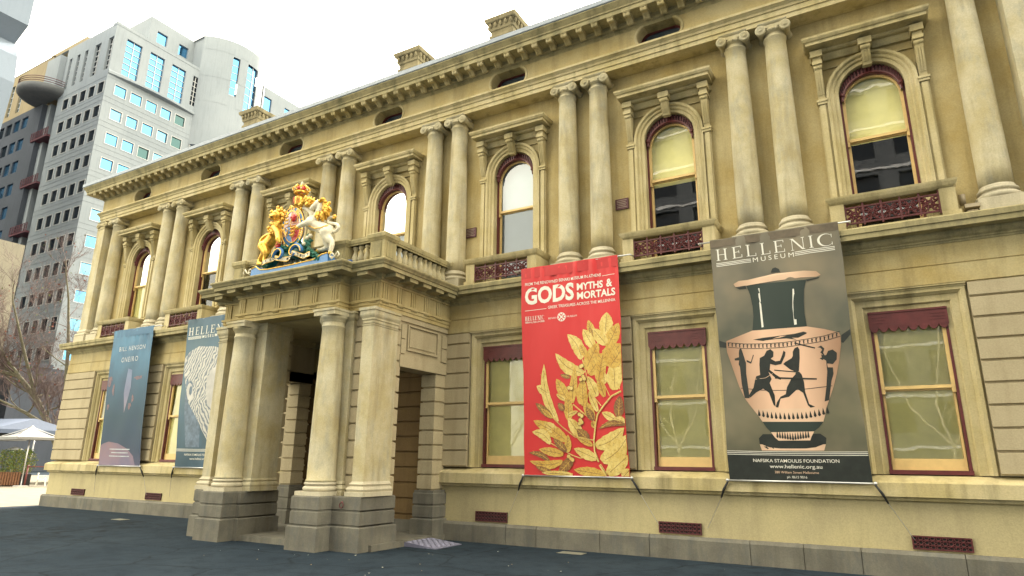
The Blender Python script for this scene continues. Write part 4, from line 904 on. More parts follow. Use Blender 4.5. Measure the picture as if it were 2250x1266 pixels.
def cloth(name, col, rough=0.55, var=0.06):
    m, nt, p = _new(name); p.inputs['Base Color'].default_value = (*col, 1); p.inputs['Roughness'].default_value = rough
    p.inputs['Sheen Weight'].default_value = 0.1
    pos = N(nt, 'ShaderNodeNewGeometry').outputs['Position']
    n = noise(nt, pos, 1.2, 3); c = mixc(nt, ramp(nt, n, [(0.3, g3(0)), (0.7, g3(1))]), tuple(v*(1-var) for v in col), col); nt.links.new(c, p.inputs['Base Color'])
    bump(nt, p, noise(nt, pos, 3.0, 3, 0.5, (2.5, 1, 0.6)), 0.25, 0.03)
    return m
def print_mat(name, stops, blot, amt, rough=0.5, sc=2.0):
    """printed picture ground: colour bands along the cloth height and soft blotches"""
    m, nt, p = _new(name)
    uv = N(nt, 'ShaderNodeTexCoord').outputs['UV']; sep = N(nt, 'ShaderNodeSeparateXYZ'); nt.links.new(uv, sep.inputs[0])
    c = ramp(nt, sep.outputs[1], stops)
    n = noise(nt, uv, sc, 3, 0.5, (1.2, 2.2, 1))
    c = mixc(nt, ramp(nt, n, [(0.42, g3(0)), (0.68, g3(amt))]), c, blot)
    nt.links.new(c, p.inputs['Base Color']); p.inputs['Roughness'].default_value = rough
    return m
RED = cloth('red_banner_cloth', (0.62, 0.022, 0.024)); REDH = cloth('red_banner_hem', (0.50, 0.012, 0.014))
IVORY = plain('ivory_print', (0.78, 0.75, 0.66), 0.55, var=0.05)
def leafmat(name, a, b_, dk):
    m, nt, p = _new(name); pos = N(nt, 'ShaderNodeNewGeometry').outputs['Position']
    n = noise(nt, pos, 7, 6, 0.7, (1, 1, 0.6)); n2 = noise(nt, pos, 24, 4, 0.7)
    c = mixc(nt, ramp(nt, n, [(0.35, g3(0)), (0.62, g3(1))]), a, b_); c = mixc(nt, ramp(nt, n2, [(0.52, g3(0)), (0.68, g3(0.65))]), c, dk)
    nt.links.new(c, p.inputs['Base Color']); p.inputs['Roughness'].default_value = 0.55; return m
LF = [leafmat('print_pale_gold', (0.62, 0.42, 0.09), (0.78, 0.62, 0.22), (0.33, 0.17, 0.03)), leafmat('print_deep_gold', (0.55, 0.30, 0.04), (0.68, 0.46, 0.10), (0.28, 0.12, 0.02)), leafmat('print_brown', (0.16, 0.06, 0.03), (0.34, 0.17, 0.04), (0.06, 0.02, 0.02))]
A = Banner(5.16, 2.55, [RED, IVORY] + LF + [REDH], 5, 0.034)
A.strip([((0.0, 0.02), (2.55, 0.02)), ((0.0, 0.12), (2.55, 0.12)), ((0, 0.27), (2.55, 0.27))], 5, 0.003)
for w, pts in STEMS[3:]: A.line(pts, w*0.85, 2, 0.004)
for i, (x0, y0, x1, y1, w, c, bnd) in enumerate(LEAVES):
    d = Vector((x1-x0, y1-y0)); q = Vector((-d.y, d.x)); n = 12; rows = []
    ql = q.normalized()
    for j in range(n+1):
        t = j/n; ctr = Vector((x0, y0))+d*t+q*bnd*math.sin(PI*t)
        hw = w*0.5*(math.sin(PI*min(1, 0.06+0.94*t)**0.9)**0.75 if t < 1 else 0)*(1+0.06*math.sin(j*2.3+i))
        rows.append((tuple(min(2.54, max(0.01, e)) if k == 0 else min(4.92, e) for k, e in enumerate(ctr+ql*hw)), tuple(min(2.54, max(0.01, e)) if k == 0 else min(4.92, e) for k, e in enumerate(ctr-ql*hw))))
    A.strip(rows, 2+c, 0.005+i*0.00025)
    A.line([tuple(Vector((x0, y0))+d*t+q*bnd*math.sin(PI*t)) for t in (0.1, 0.3, 0.5, 0.7, 0.88)], 0.010, 4 if c < 2 else 3, 0.006+i*0.00025)
    for t in (0.3, 0.45, 0.6, 0.75):                               # veins
        ctr = Vector((x0, y0))+d*t+q*bnd*math.sin(PI*t)
        for sg in (1, -1):
            e = ctr+ql*sg*w*0.3+d*0.10
            if 0.02 < e.x < 2.53 and e.y < 4.9: A.line([tuple(ctr), tuple(e)], 0.006, 3 if c != 1 else 4, 0.0059+i*0.00025)
for w, pts in STEMS[:3]: A.line([(min(2.54, p[0]), p[1]) for p in pts], w*0.9, 2, 0.024); A.line([(min(2.54, p[0]+w*0.3), p[1]+w*0.1) for p in pts], w*0.2, 4, 0.0245)
for i, (u, v) in enumerate(BERRIES):
    for r_, m_ in ((0.055, 4), (0.042, 2)): A.poly([(u+r_*math.cos(a*PI/4), v+r_*math.sin(a*PI/4)) for a in range(8)][::-1], m_, 0.026+(0.0005 if m_ == 2 else 0)+i*0.0001)
A.text('FROM THE RENOWNED BENAKI MUSEUM IN ATHENS', 0.108, 0.38, 2.11, 0.452, 1, 0.008); A.rule((2.14, 0.452), (2.45, 0.446), 0.012, 1)
A.text('GODS', 0.105, 0.51, 1.42, 0.915, 1, 0.035); A.text('MYTHS', 1.50, 0.552, 2.15, 0.718, 1, 0.03); A.text('&', 2.235, 0.54, 2.385, 0.72, 1, 0.03); A.text('MORTALS', 1.50, 0.768, 2.455, 0.938, 1, 0.03)
A.text('GREEK TREASURES ACROSS THE MILLENNIA', 0.732, 1.016, 2.45, 1.084, 1, 0.008); A.rule((0.108, 1.081), (0.689, 1.072), 0.012, 1)
A.hellenic(0.108, 0.626, 1.225, 1.328, 1)
for k in range(3): A.rule((0.107, 1.352+k*0.016), (0.2, 1.353+k*0.016), 0.007, 1); A.rule((0.52, 1.355+k*0.016), (0.625, 1.356+k*0.016), 0.007, 1)
A.text('MUSEUM', 0.21, 1.352, 0.51, 1.395, 1); A.text('BENAKI', 0.735, 1.303, 0.95, 1.342, 1); A.text('MUSEUM', 1.22, 1.302, 1.477, 1.342, 1)
A.poly([(1.084+0.108*math.cos(a*PI/12), 1.318+0.108*math.sin(a*PI/12)) for a in range(24)][::-1], 1)
for a in (0, 90, 180, 270):                                         # cross shaped emblem in the disc
    c, s_ = math.cos(R(a)), math.sin(R(a)); A.poly([(1.084+c*r-s_*t, 1.318+s_*r+c*t) for r, t in ((0.03, 0.02), (0.09, 0.045), (0.09, 0.03), (0.05, -0.0), (0.09, -0.03), (0.09, -0.045), (0.03, -0.02))], 0, 0.0065)
A.build('hanging_banner', 'red banner printed with golden leaves and the words GODS MYTHS & MORTALS')

# banner with a black figure vase
OLIVE = print_mat('olive_print', [(0.0, (0.045, 0.05, 0.035)), (0.25, (0.15, 0.14, 0.085)), (0.5, (0.07, 0.078, 0.055)), (0.72, (0.12, 0.115, 0.085)), (1.0, (0.16, 0.14, 0.10))], (0.27, 0.22, 0.14), 0.7, sc=1.7)
def vase_mat(name, mid, edge, gloss=0.45):
    m, nt, p = _new(name); uv = N(nt, 'ShaderNodeTexCoord').outputs['UV']; sep = N(nt, 'ShaderNodeSeparateXYZ'); nt.links.new(uv, sep.inputs[0])
    lo = tuple((a+b_*2)/3 for a, b_ in zip(mid, edge)); n = noise(nt, uv, 5, 4)
    c = ramp(nt, sep.outputs[0], [(0.05, edge), (0.16, lo), (0.36, mid), (0.62, mid), (0.80, lo), (0.93, edge)])
    c = mixc(nt, 0.25, c, ramp(nt, n, [(0.3, g3(0.55)), (0.7, g3(1))]), 'MULTIPLY'); nt.links.new(c, p.inputs['Base Color']); p.inputs['Roughness'].default_value = gloss; return m
INK = plain('print_black', (0.022, 0.026, 0.022), 0.45, var=0.3); CLAY = vase_mat('print_terracotta', (0.82, 0.53, 0.36), (0.34, 0.19, 0.11)); CLAYP = vase_mat('print_pale_clay', (0.80, 0.55, 0.38), (0.38, 0.23, 0.14)); GLZ = vase_mat('print_black_glaze', (0.030, 0.045, 0.036), (0.008, 0.012, 0.010))
HEMB = plain('print_brown_hem', (0.13, 0.10, 0.065), 0.5, var=0.3)
B = Banner(9.79, 2.48, [OLIVE, IVORY, INK, CLAY, CLAYP, HEMB, GLZ], 11, 0.030, 5.0)
B.strip([((0, 0.02), (2.48, 0.02)), ((0, 0.1), (2.48, 0.1)), ((0, 0.18), (2.48, 0.18))], 5, 0.003)
for h_ in HANDLE: B.poly([(min(2.47, max(0.01, p[0])), p[1]) for p in h_], 2)
B.strip([(p, q) for p, q in zip(FOOT[0], FOOT[1])] if False else [((0.70, 4.06), (1.72, 4.06)), ((0.62, 4.14), (1.82, 4.14)), ((0.63, 4.26), (1.80, 4.26)), ((0.74, 4.36), (1.70, 4.36))], 2, 0.0035)
B.strip([((0.63, 4.255), (1.80, 4.255)), ((0.66, 4.37), (1.76, 4.37))], 4, 0.004); B.strip([((0.66, 4.25), (1.77, 4.25)), ((0.80, 4.31), (1.62, 4.31)), ((1.0, 4.33), (1.45, 4.33))], 2, 0.0045)
B.strip(BODY4, 4, 0.0050); B.strip(BODY3, 6, 0.0055); B.strip(BODY2, 4, 0.0060); B.strip(BODY1, 3, 0.0065)
B.strip(NECK, 6, 0.0072); B.poly(KNOB, 2, 0.0072); B.poly(RIM, 4, 0.0080); B.poly(RIMSH[:4], 2, 0.0076); B.poly(RIMSH[4:], 2, 0.0076)
for h_ in HL: B.poly(h_, 1, 0.0082)
for nm, pts in FIGS.items(): B.poly(pts, 2, 0.0085)
def along(pts, n):
    P = [Vector(p) for p in pts]; L = [0]
    for a, b_ in zip(P[:-1], P[1:]): L.append(L[-1]+(b_-a).length)
    o = []
    for i in range(n):
        s_ = L[-1]*i/(n-1); j = 0
        while j < len(L)-2 and L[j+1] < s_: j += 1
        t = (s_-L[j])/max(1e-6, L[j+1]-L[j]); o.append(tuple(P[j].lerp(P[j+1], t)))
    return o
ks = along(KEY, 57)
for off in (-0.045, 0.05): B.line([(u, v+off) for u, v in ks], 0.012, 2, 0.0085)
for i in range(0, 56, 2):
    u, v = ks[i]; B.poly([(u, v-0.035), (u, v+0.035), (u+0.022, v+0.035), (u+0.022, v-0.035)], 2, 0.0086)
    B.poly([(u+0.022, v-0.03), (u+0.022, v-0.015), (u+0.034, v-0.015), (u+0.034, v-0.03)], 2, 0.0086)
for tg, n, hh, ww, mm in ((TONG, 17, 0.11, 0.026, 2), (TONG2, 13, 0.12, 0.02, 2)):
    for u, v in along(tg, n): B.poly([(u, v-hh*0.7), (u-ww*0.7, v), (u-ww, v+hh*0.35), (u, v+hh*0.55), (u+ww, v+hh*0.35), (u+ww*0.7, v)], mm, 0.0085)
B.line(along([(0.36, 3.16), (0.8, 3.22), (1.2, 3.235), (1.6, 3.225), (2.04, 3.19)], 14), 0.012, 2, 0.0085)
B.poly([(1.86, 2.45), (1.93, 2.42), (1.98, 2.48), (1.95, 2.56), (1.98, 2.64), (1.92, 2.70), (1.87, 2.66), (1.91, 2.65), (1.94, 2.6), (1.90, 2.55), (1.94, 2.5), (1.91, 2.46)], 2, 0.0085)
for pts in ([(0.84, 2.36), (0.90, 2.45), (0.86, 2.55)], [(0.80, 2.42), (0.92, 2.40)], [(0.62, 3.0), (0.85, 2.98), (1.0, 2.9)], [(1.36, 2.92), (1.55, 2.86)], [(1.28, 2.4), (1.34, 2.5)]): B.line(pts, 0.008, 4, 0.0092)
B.hellenic(0.10, 2.37, 0.225, 0.475, 1, 0.006)
for k in range(3): B.rule((0.095, 0.535+k*0.032), (0.80, 0.535+k*0.031), 0.014, 1); B.rule((1.64, 0.512+k*0.034), (2.365, 0.503+k*0.032), 0.014, 1)
B.text('MUSEUM', 0.835, 0.51, 1.62, 0.605, 1, 0.0, spacing=1.5)
B.strip([((0.0, 4.40), (2.48, 4.40)), ((0, 4.65), (2.48, 4.65)), ((0, 4.93), (2.48, 4.93))], 2, 0.006)
for k in range(3): B.rule((0.005, 4.385+k*0.032), (2.475, 4.40+k*0.03), 0.011, 1, 0.0095)
B.text('NAFSIKA STAMOULIS FOUNDATION', 0.48, 4.528, 1.99, 4.588, 1, 0.006, 0.0095); B.text('www.hellenic.org.au', 0.77, 4.625, 1.69, 4.695, 1, 0.006, 0.0095)
B.text('280 William Street Melbourne', 0.85, 4.745, 1.62, 4.79, 4, 0, 0.0095); B.text('ph. 8615 9016', 1.06, 4.83, 1.41, 4.876, 1, 0, 0.0095)
B.build('hanging_banner', 'grey brown banner picturing a tall black figure vase, beside the right hand window', (0.24, 0.20))

# dark blue photograph banner
SEA = print_mat('blue_print', [(0.0, (0.08, 0.075, 0.13)), (0.10, (0.03, 0.05, 0.09)), (0.35, (0.014, 0.05, 0.08)), (0.6, (0.022, 0.085, 0.145)), (0.85, (0.05, 0.17, 0.28)), (1.0, (0.06, 0.19, 0.31))], (0.02, 0.05, 0.10), 0.6, sc=2.4)
BHEM = cloth('blue_banner_hem', (0.03, 0.12, 0.22)); SKIN = print_mat('print_pale_shape', [(0, (0.22, 0.16, 0.22)), (0.2, (0.26, 0.15, 0.15)), (1, (0.12, 0.3, 0.5))], (0.1, 0.12, 0.22), 0.7); EMBER = plain('print_orange', (0.20, 0.10, 0.09), 0.6, var=0.6, vs=9, alt=(0.06, 0.09, 0.14))
FADED = plain('faded_print', (0.50, 0.53, 0.56), 0.6, var=0.3, vs=4)
C = Banner(-12.55, 2.53, [SEA, FADED, BHEM, SKIN, EMBER], 21, 0.045, 7.5)
C.strip([((0, 0.02), (2.53, 0.02)), ((0, 0.14), (2.53, 0.14)), ((0, 0.28), (2.53, 0.28))], 2, 0.003)
C.text('BILL HENSON', 0.50, 0.66, 2.12, 0.82, 1, 0.012, spacing=1.25); C.text('ONEIRO', 0.72, 1.06, 1.76, 1.24, 1, 0.012, spacing=1.3)
C.fill([(0.02, 4.2), (0.5, 4.1), (1.1, 4.15), (1.7, 4.35), (2.1, 4.6), (2.25, 4.92), (0.02, 4.92)][::-1], 3, 0.004)
C.fill([(1.25, 1.5), (1.5, 1.55), (1.55, 2.2), (1.3, 3.1), (1.15, 2.4)], 3, 0.004)
for u, v, a_, b_ in ((0.15, 1.9, 0.14, 0.2), (0.45, 2.25, 0.08, 0.2), (0.22, 2.85, 0.08, 0.1), (1.95, 1.86, 0.25, 0.07), (1.75, 2.6, 0.07, 0.14), (1.6, 2.85, 0.09, 0.12)): C.poly([(u+a_*math.cos(k*PI/5)*(1+0.3*math.sin(k*3+u*9)), v+b_*math.sin(k*PI/5)*(1+0.3*math.cos(k*2+v*7))) for k in range(10)][::-1], 4, 0.005)
for k, (t_, a_, b_) in enumerate((('FREE ENTRY', 0.85, 1.65), ('THE HELLENIC MUSEUM', 0.6, 1.9), ('280 WILLIAM STREET', 0.7, 1.8))): pass
for k in range(3): C.rule((0.62+0.12*(k % 2), 4.36+k*0.12), (1.86-0.1*(k % 2), 4.37+k*0.12), 0.03, 1, 0.006)
C.build('hanging_banner', 'dark blue banner with faint pale lettering at the far end of the museum')

# marble head banner
SLATE = print_mat('slate_print', [(0.0, (0.022, 0.06, 0.09)), (0.12, (0.035, 0.075, 0.10)), (0.5, (0.09, 0.15, 0.18)), (0.8, (0.06, 0.12, 0.155)), (0.93, (0.03, 0.085, 0.12)), (1.0, (0.02, 0.06, 0.09))], (0.06, 0.13, 0.20), 0.7, sc=2.0)
MARBW = plain('print_white_marble', (0.52, 0.50, 0.46), 0.5, var=0.25, vs=2.5); SHADE = plain('print_grey_blue', (0.12, 0.17, 0.23), 0.5, var=0.4)
def lock_mat(name, sc, rot):
    m, nt, p = _new(name); uv = N(nt, 'ShaderNodeTexCoord').outputs['UV']; mp = N(nt, 'ShaderNodeMapping'); mp.inputs['Rotation'].default_value = (0, 0, rot); mp.inputs['Scale'].default_value = (1, 2, 1); nt.links.new(uv, mp.inputs[0])
    w = N(nt, 'ShaderNodeTexWave'); w.inputs['Scale'].default_value = sc; w.inputs['Distortion'].default_value = 9; w.inputs['Detail'].default_value = 3; w.inputs['Detail Scale'].default_value = 1.2; nt.links.new(mp.outputs[0], w.inputs['Vector'])
    c = ramp(nt, w.outputs[1], [(0.0, (0.12, 0.15, 0.19)), (0.3, (0.30, 0.31, 0.31)), (0.7, (0.47, 0.45, 0.40)), (1, (0.55, 0.53, 0.47))]); nt.links.new(c, p.inputs['Base Color']); return m
MARB = lock_mat('print_marble_hair', 6.5, 0.5); BEARD = lock_mat('print_marble_beard', 6.0, -0.6)
D = Banner(-8.05, 2.5, [SLATE, IVORY, MARB, MARBW, SHADE, INK, BEARD], 31, 0.045, 7.0)
D.fill([(0.02, 1.35), (0.25, 1.12), (0.75, 0.98), (1.4, 1.0), (1.95, 1.15), (2.3, 1.5), (2.42, 2.1), (2.40, 2.8), (2.3, 3.4), (2.0, 3.9), (1.6, 4.05), (1.2, 3.6), (0.9, 3.3), (0.5, 2.9), (0.2, 2.2), (0.03, 1.8)][::-1], 2, 0.004)
D.fill([(1.30, 1.95), (1.6, 1.75), (2.2, 1.7), (2.40, 2.1), (2.38, 2.8), (2.2, 3.5), (1.9, 3.75), (1.65, 3.2), (1.45, 2.9), (1.35, 2.5)][::-1], 3, 0.0045)
D.fill([(1.0, 2.75), (1.4, 2.85), (1.7, 3.15), (2.0, 3.3), (2.25, 3.2), (2.25, 3.6), (2.0, 3.95), (1.6, 4.1), (1.2, 3.65), (0.95, 3.15)][::-1], 6, 0.0052)
D.fill([(0.25, 2.0), (0.85, 2.35), (0.95, 3.1), (1.2, 3.7), (1.2, 4.3), (0.5, 4.3), (0.3, 3.2)][::-1], 4, 0.0036)
D.fill([(0.50+0.17*math.cos(a*PI/7)+0.05*math.sin(a*PI/7), 2.5+0.30*math.sin(a*PI/7)) for a in range(14)][::-1], 3, 0.0065); D.fill([(0.54+0.08*math.cos(a*PI/6), 2.46+0.17*math.sin(a*PI/6)) for a in range(12)][::-1], 4, 0.0072)
D.poly([(1.85, 2.08), (2.05, 2.02), (2.22, 2.08), (2.05, 2.14)][::-1], 4, 0.006); D.line([(1.75, 1.92), (2.0, 1.85), (2.3, 1.92)], 0.06, 2, 0.006)
D.poly([(2.25, 2.15), (2.44, 2.55), (2.28, 2.62)], 2, 0.006); D.line([(1.95, 2.95), (2.15, 2.93), (2.3, 2.97)], 0.05, 4, 0.006)
D.hellenic(0.10, 2.40, 0.30, 0.57, 1, 0.006)
for k in range(3): D.rule((0.095, 0.63+k*0.035), (0.80, 0.63+k*0.035), 0.016, 1); D.rule((1.68, 0.63+k*0.035), (2.4, 0.63+k*0.035), 0.016, 1)
D.text('MUSEUM', 0.86, 0.61, 1.63, 0.71, 1, 0.006, spacing=1.4)
for k in range(3): D.rule((0.005, 4.36+k*0.032), (2.495, 4.36+k*0.032), 0.012, 1, 0.006)
D.text('NAFSIKA STAMOULIS FOUNDATION', 0.48, 4.50, 1.99, 4.565, 1, 0.006, 0.006); D.text('www.hellenic.org.au', 0.77, 4.62, 1.69, 4.69, 1, 0.006, 0.006)
D.build('hanging_banner', 'grey blue banner picturing a bearded marble head, half hidden by the porch')
# ------------------------------------------------------------------ royal arms on the porch
CY = -3.32
crest = tag(empty('coat_of_arms', (-0.1, CY, 6.38)), 'brightly painted royal coat of arms with golden lion and white unicorn on the porch roof', 'coat of arms')
CI = Vector((0.1, -CY, -6.38))
def cv(p, dy=0.0): return Vector((p[0], CY+dy, p[1]))+CI
def chain(mb, pts, rad, dy=0.0, sub=4):
    """tapered limb: smooth curve through points with a radius at each"""
    P = [cv(p, dy if not isinstance(dy, (list, tuple)) else dy[i]) for i, p in enumerate(pts)]; n = len(P); out = []; rr = []
    for i in range(n-1):
        p0, p1, p2, p3 = P[max(i-1, 0)], P[i], P[i+1], P[min(i+2, n-1)]
        for j in range(sub):
            t = j/sub; t2, t3 = t*t, t*t*t
            out.append(0.5*((2*p1)+(p2-p0)*t+(2*p0-5*p1+4*p2-p3)*t2+(3*p1-p0-3*p2+p3)*t3)); rr.append(rad[i]+(rad[i+1]-rad[i])*t)
    out.append(P[-1]); rr.append(rad[-1])
    mb.tube(out, rr, 10)
    for p, r in ((out[0], rr[0]), (out[-1], rr[-1])): mb.ball(p, r, seg=10, rings=6)
def fuse(mb, name, mats, parent, voxel=0.02, smooth=3):
    """melt overlapping pieces into one continuous skin"""
    o = mb.build(name, mats, None, fix=True)
    r = o.modifiers.new('r', 'REMESH'); r.mode = 'VOXEL'; r.voxel_size = voxel; r.use_smooth_shade = True
    s = o.modifiers.new('s', 'SMOOTH'); s.iterations = smooth; s.factor = 0.5
    dg = bpy.context.evaluated_depsgraph_get(); me = bpy.data.meshes.new_from_object(o.evaluated_get(dg))
    old = o.data; o.modifiers.clear(); o.data = me; bpy.data.meshes.remove(old); me.name = name
    me.materials.clear()
    for mt in (mats if isinstance(mats, (list, tuple)) else [mats]): me.materials.append(mt)
    o.parent = parent; return o
K = CREST
m = MB()
chain(m, K['lion_body'], [0.17, 0.165, 0.175, 0.21, 0.17]); chain(m, K['lion_hind'][::-1], [0.16, 0.13, 0.065, 0.06], 0.0); chain(m, [K['lion_hind'][0], (K['lion_hind'][0][0]+0.16, K['lion_hind'][0][1]-0.02)], [0.06, 0.05], -0.02)
chain(m, [(-1.15, 7.30), (-1.0, 7.10), (-1.0, 6.98), (-1.02, 6.86), (-0.9, 6.84)], [0.14, 0.10, 0.06, 0.055, 0.05], -0.14)
chain(m, K['lion_fore'], [0.12, 0.08, 0.075], [-0.12, -0.2, -0.26]); chain(m, [K['lion_fore'][-1], (-0.36, 7.25)], [0.08, 0.05], -0.28)
chain(m, K['lion_fore2'], [0.12, 0.08, 0.07], [0.02, 0.0, -0.05])
hx, hz = -0.74, 8.10
m.ball(cv((hx, hz), -0.12), 0.15, seg=14, rings=10); m.ball(cv((hx-0.01, hz-0.055), -0.25), 0.075, sc=(1.0, 1.0, 0.8)); m.ball(cv((hx, hz+0.02), -0.24), 0.05, sc=(0.7, 1.2, 1.1))
for sx in (-1, 1): m.ball(cv((hx+sx*0.05, hz-0.06), -0.28), 0.045); m.ball(cv((hx+sx*0.065, hz+0.045), -0.225), 0.03); m.ball(cv((hx+sx*0.13, hz+0.13), -0.10), 0.045)
m.ball(cv((hx, hz-0.135), -0.22), 0.04)
lion = fuse(m, 'lion', GOLD, crest, 0.017, 2)
m = MB()                                                             # mane of curls
rng = random.Random(4)
for i in range(70):
    a = rng.uniform(0, 2*PI); rr = rng.uniform(0.15, 0.25); t = rng.uniform(0, 1)
    x = hx+0.02+rr*math.cos(a)*0.95; z = hz-0.05+rr*math.sin(a)*1.15-(0.25*t if math.sin(a) < 0 else 0); d_ = rng.uniform(-0.16, 0.10)
    m.tube([cv((x, z), d_), cv((x+0.03*math.cos(a), z+0.02*math.sin(a)-0.04), d_-0.03), cv((x+0.02*math.cos(a), z-0.09), d_-0.01)], [0.045, 0.04, 0.012], 6)
for i in range(30):
    x = -0.86+rng.uniform(0, 0.28); z = 7.62+rng.uniform(0, 0.3); m.tube([cv((x, z), -0.15), cv((x+0.01, z-0.06), -0.2), cv((x+0.02, z-0.12), -0.16)], [0.04, 0.035, 0.01], 6)
m.build('mane', GOLD, lion)
m = MB(); chain(m, K['lion_tail'], [0.06, 0.055, 0.05, 0.048, 0.045, 0.045, 0.04]); e = K['lion_tail'][-1]
for q in range(6): m.ball(cv((e[0]-0.03+0.03*math.cos(q), e[1]+0.03*math.sin(q))), 0.035, seg=8, rings=5)
m.build('tail', GOLD, lion)
f = MB()
for sx in (-1, 1): f.ball(cv((hx+sx*0.055, hz+0.045), -0.252), 0.014, seg=8, rings=5)
f.ball(cv((hx, hz-0.105), -0.29), 0.03, seg=8, rings=5, sc=(1.1, 0.6, 0.7)); f.build('face_paint', DARK, lion)
# unicorn
m = MB()
chain(m, K['uni_body'], [0.20, 0.185, 0.16, 0.185]); chain(m, K['uni_neck'], [0.19, 0.15, 0.11, 0.10], [0, -0.02, -0.05, -0.08]); chain(m, K['uni_head'], [0.10, 0.078, 0.055], [-0.1, -0.14, -0.16])
chain(m, K['uni_fore'], [0.12, 0.075, 0.05, 0.045], [0, -0.02, -0.03, -0.05]); chain(m, K['uni_fore2'], [0.12, 0.07, 0.05], [-0.14, -0.2, -0.24])
chain(m, K['uni_hind'], [0.18, 0.13, 0.065, 0.055], -0.05); chain(m, K['uni_hind2'], [0.16, 0.11, 0.065, 0.05, 0.045], 0.1)
for s_, dx in ((0, -0.03), (1, 0.03)): m.ball(cv((0.73+dx, 8.245), -0.1+0.05*s_), 0.03, sc=(0.7, 0.7, 1.8))
uni = fuse(m, 'unicorn', WHITE, crest, 0.017, 3)
m = MB(); rng = random.Random(9)
mp = K['uni_mane']
for i in range(90):
    t = rng.uniform(0, len(mp)-1.01); j = int(t); p = Vector(mp[j]).lerp(Vector(mp[j+1]), t-j); c0 = Vector((0.80, 8.02))
    p = p.lerp(c0, rng.uniform(-0.02, 0.42)); o_ = (p-c0).normalized(); d_ = rng.uniform(-0.15, 0.05)
    m.tube([cv(p, d_), cv(p+o_*0.05+Vector((0.01, -0.04)), d_-0.03), cv(p+o_*0.06+Vector((0.02, -0.1)), d_)], [0.04, 0.035, 0.012], 6)
m.build('mane', GOLD, uni)
m = MB(); chain(m, K['uni_tail'], [0.045, 0.042, 0.04, 0.04, 0.038, 0.036, 0.034, 0.03]); m.build('tail', WHITE, uni)
m = MB(); e = K['uni_tail'][-1]
for q in range(7): m.ball(cv((e[0]+0.03+0.035*math.cos(q), e[1]+0.03*math.sin(q))), 0.032, seg=8, rings=5)
m.tube([cv((0.66, 8.22), -0.12), cv((0.42, 8.36), -0.16)], [0.026, 0.006], 8)
for p, dy in ((K['uni_hind'][-1], -0.05), (K['uni_hind2'][-1], 0.1), (K['uni_fore2'][-1], -0.24), (K['uni_fore'][-1], -0.05)): m.ball(cv((p[0], p[1]-0.02), dy), 0.058, seg=8, rings=5)
m.tube([cv((0.55, 7.56), -0.18), cv((0.8, 7.44), -0.2), cv((1.02, 7.42), -0.22), cv((1.18, 7.5), -0.12)], 0.014, 6)
m.build('gilding', GOLD, uni)
m = MB(); m.ball(cv((0.655, 8.13), -0.195), 0.014, seg=8, rings=5); m.ball(cv((0.545, 8.01), -0.205), 0.01, seg=6, rings=4); m.build('eye', DARK, uni)
# shield inside a lettered belt
SX, SZ, SW, SH = -0.13, 7.68, 0.285, 0.43
def el(a, k=1.0, e=0.0): return (SX+(SW*k+e)*math.cos(a)-0.06*math.sin(a)*k, SZ+(SH*k+e)*math.sin(a))
m = MB(); n = 40
FY = -0.17
for q, (a0, mt) in enumerate(((0, 0), (PI/2, 1), (PI, 2), (3*PI/2, 3))):
    arcp = [el(a0+PI/2*i/10) for i in range(11)]; pts = [(SX, SZ)]+arcp
    rows = [cv(p, FY+0.05*((p[0]-SX)**2/SW**2+(p[1]-SZ)**2/SH**2)) for p in pts]
    m.add(rows, [(0, i, i+1) for i in range(1, 11)], mt, False)
m.add([cv(el(2*PI*i/n), -0.11) for i in range(n)]+[cv(el(2*PI*i/n), 0.05) for i in range(n)], [(i, (i+1) % n, n+(i+1) % n, n+i) for i in range(n)], 1)
sh = m.build('shield', [PINKP, MAUVE, BLUEP, REDP], crest)
m = MB()
def leo(x, z, s_, mt):
    y = FY-0.02
    m.tube([cv((x-0.06*s_, z), y), cv((x+0.05*s_, z+0.01*s_), y)], [0.022*s_, 0.026*s_], 6, mt); m.ball(cv((x-0.085*s_, z+0.02*s_), y), 0.024*s_, mt, 6, 4)
    for dx in (-0.06, -0.03, 0.03, 0.055): m.tube([cv((x+dx*s_, z-0.01), y), cv((x+dx*s_-0.01, z-0.05*s_), y)], 0.008*s_, 4, mt)
    m.tube([cv((x+0.05*s_, z), y), cv((x+0.09*s_, z+0.03*s_), y), cv((x+0.05*s_, z+0.06*s_), y)], 0.007*s_, 4, mt)
for q in range(3): leo(SX+0.13-0.015*q*0.5, SZ-0.08-q*0.095, 1.0, 0); leo(SX-0.14+0.01*q, SZ+0.27-q*0.095, 0.8, 0)
m.tube([cv((SX+0.10, SZ+0.10), FY-0.02), cv((SX+0.12, SZ+0.2), FY-0.02), cv((SX+0.10, SZ+0.28), FY-0.02)], [0.03, 0.045, 0.035], 7, 1); leo(SX+0.12, SZ+0.2, 1.2, 1)
m.tube([cv((SX+0.05, SZ+0.06), FY-0.015), cv((SX+0.24, SZ+0.06), FY), cv((SX+0.22, SZ+0.26), FY), cv((SX+0.06, SZ+0.37), FY-0.01), cv((SX+0.04, SZ+0.1), FY-0.015)], 0.010, 5, 0)
m.tube([cv((SX-0.20, SZ-0.10), FY-0.02), cv((SX-0.12, SZ-0.06), FY-0.02), cv((SX-0.05, SZ-0.10), FY-0.02), cv((SX-0.10, SZ-0.27), FY-0.01), cv((SX-0.20, SZ-0.10), FY-0.02)], 0.014, 5, 0)
for q in range(4): m.tube([cv((SX-0.17+q*0.03, SZ-0.10), FY-0.015), cv((SX-0.125+q*0.012, SZ-0.2), FY-0.012)], 0.004, 3, 0)
m.build('heraldic_charges', [GOLD, REDP], sh)
m = MB()
for (p, q) in (((SX-0.06, SZ+SH), (SX+0.06, SZ-SH)), ((SX-SW, SZ), (SX+SW, SZ))): m.tube([cv(p, -0.12), cv((SX, SZ), FY-0.01), cv(q, -0.12)], 0.009, 5)
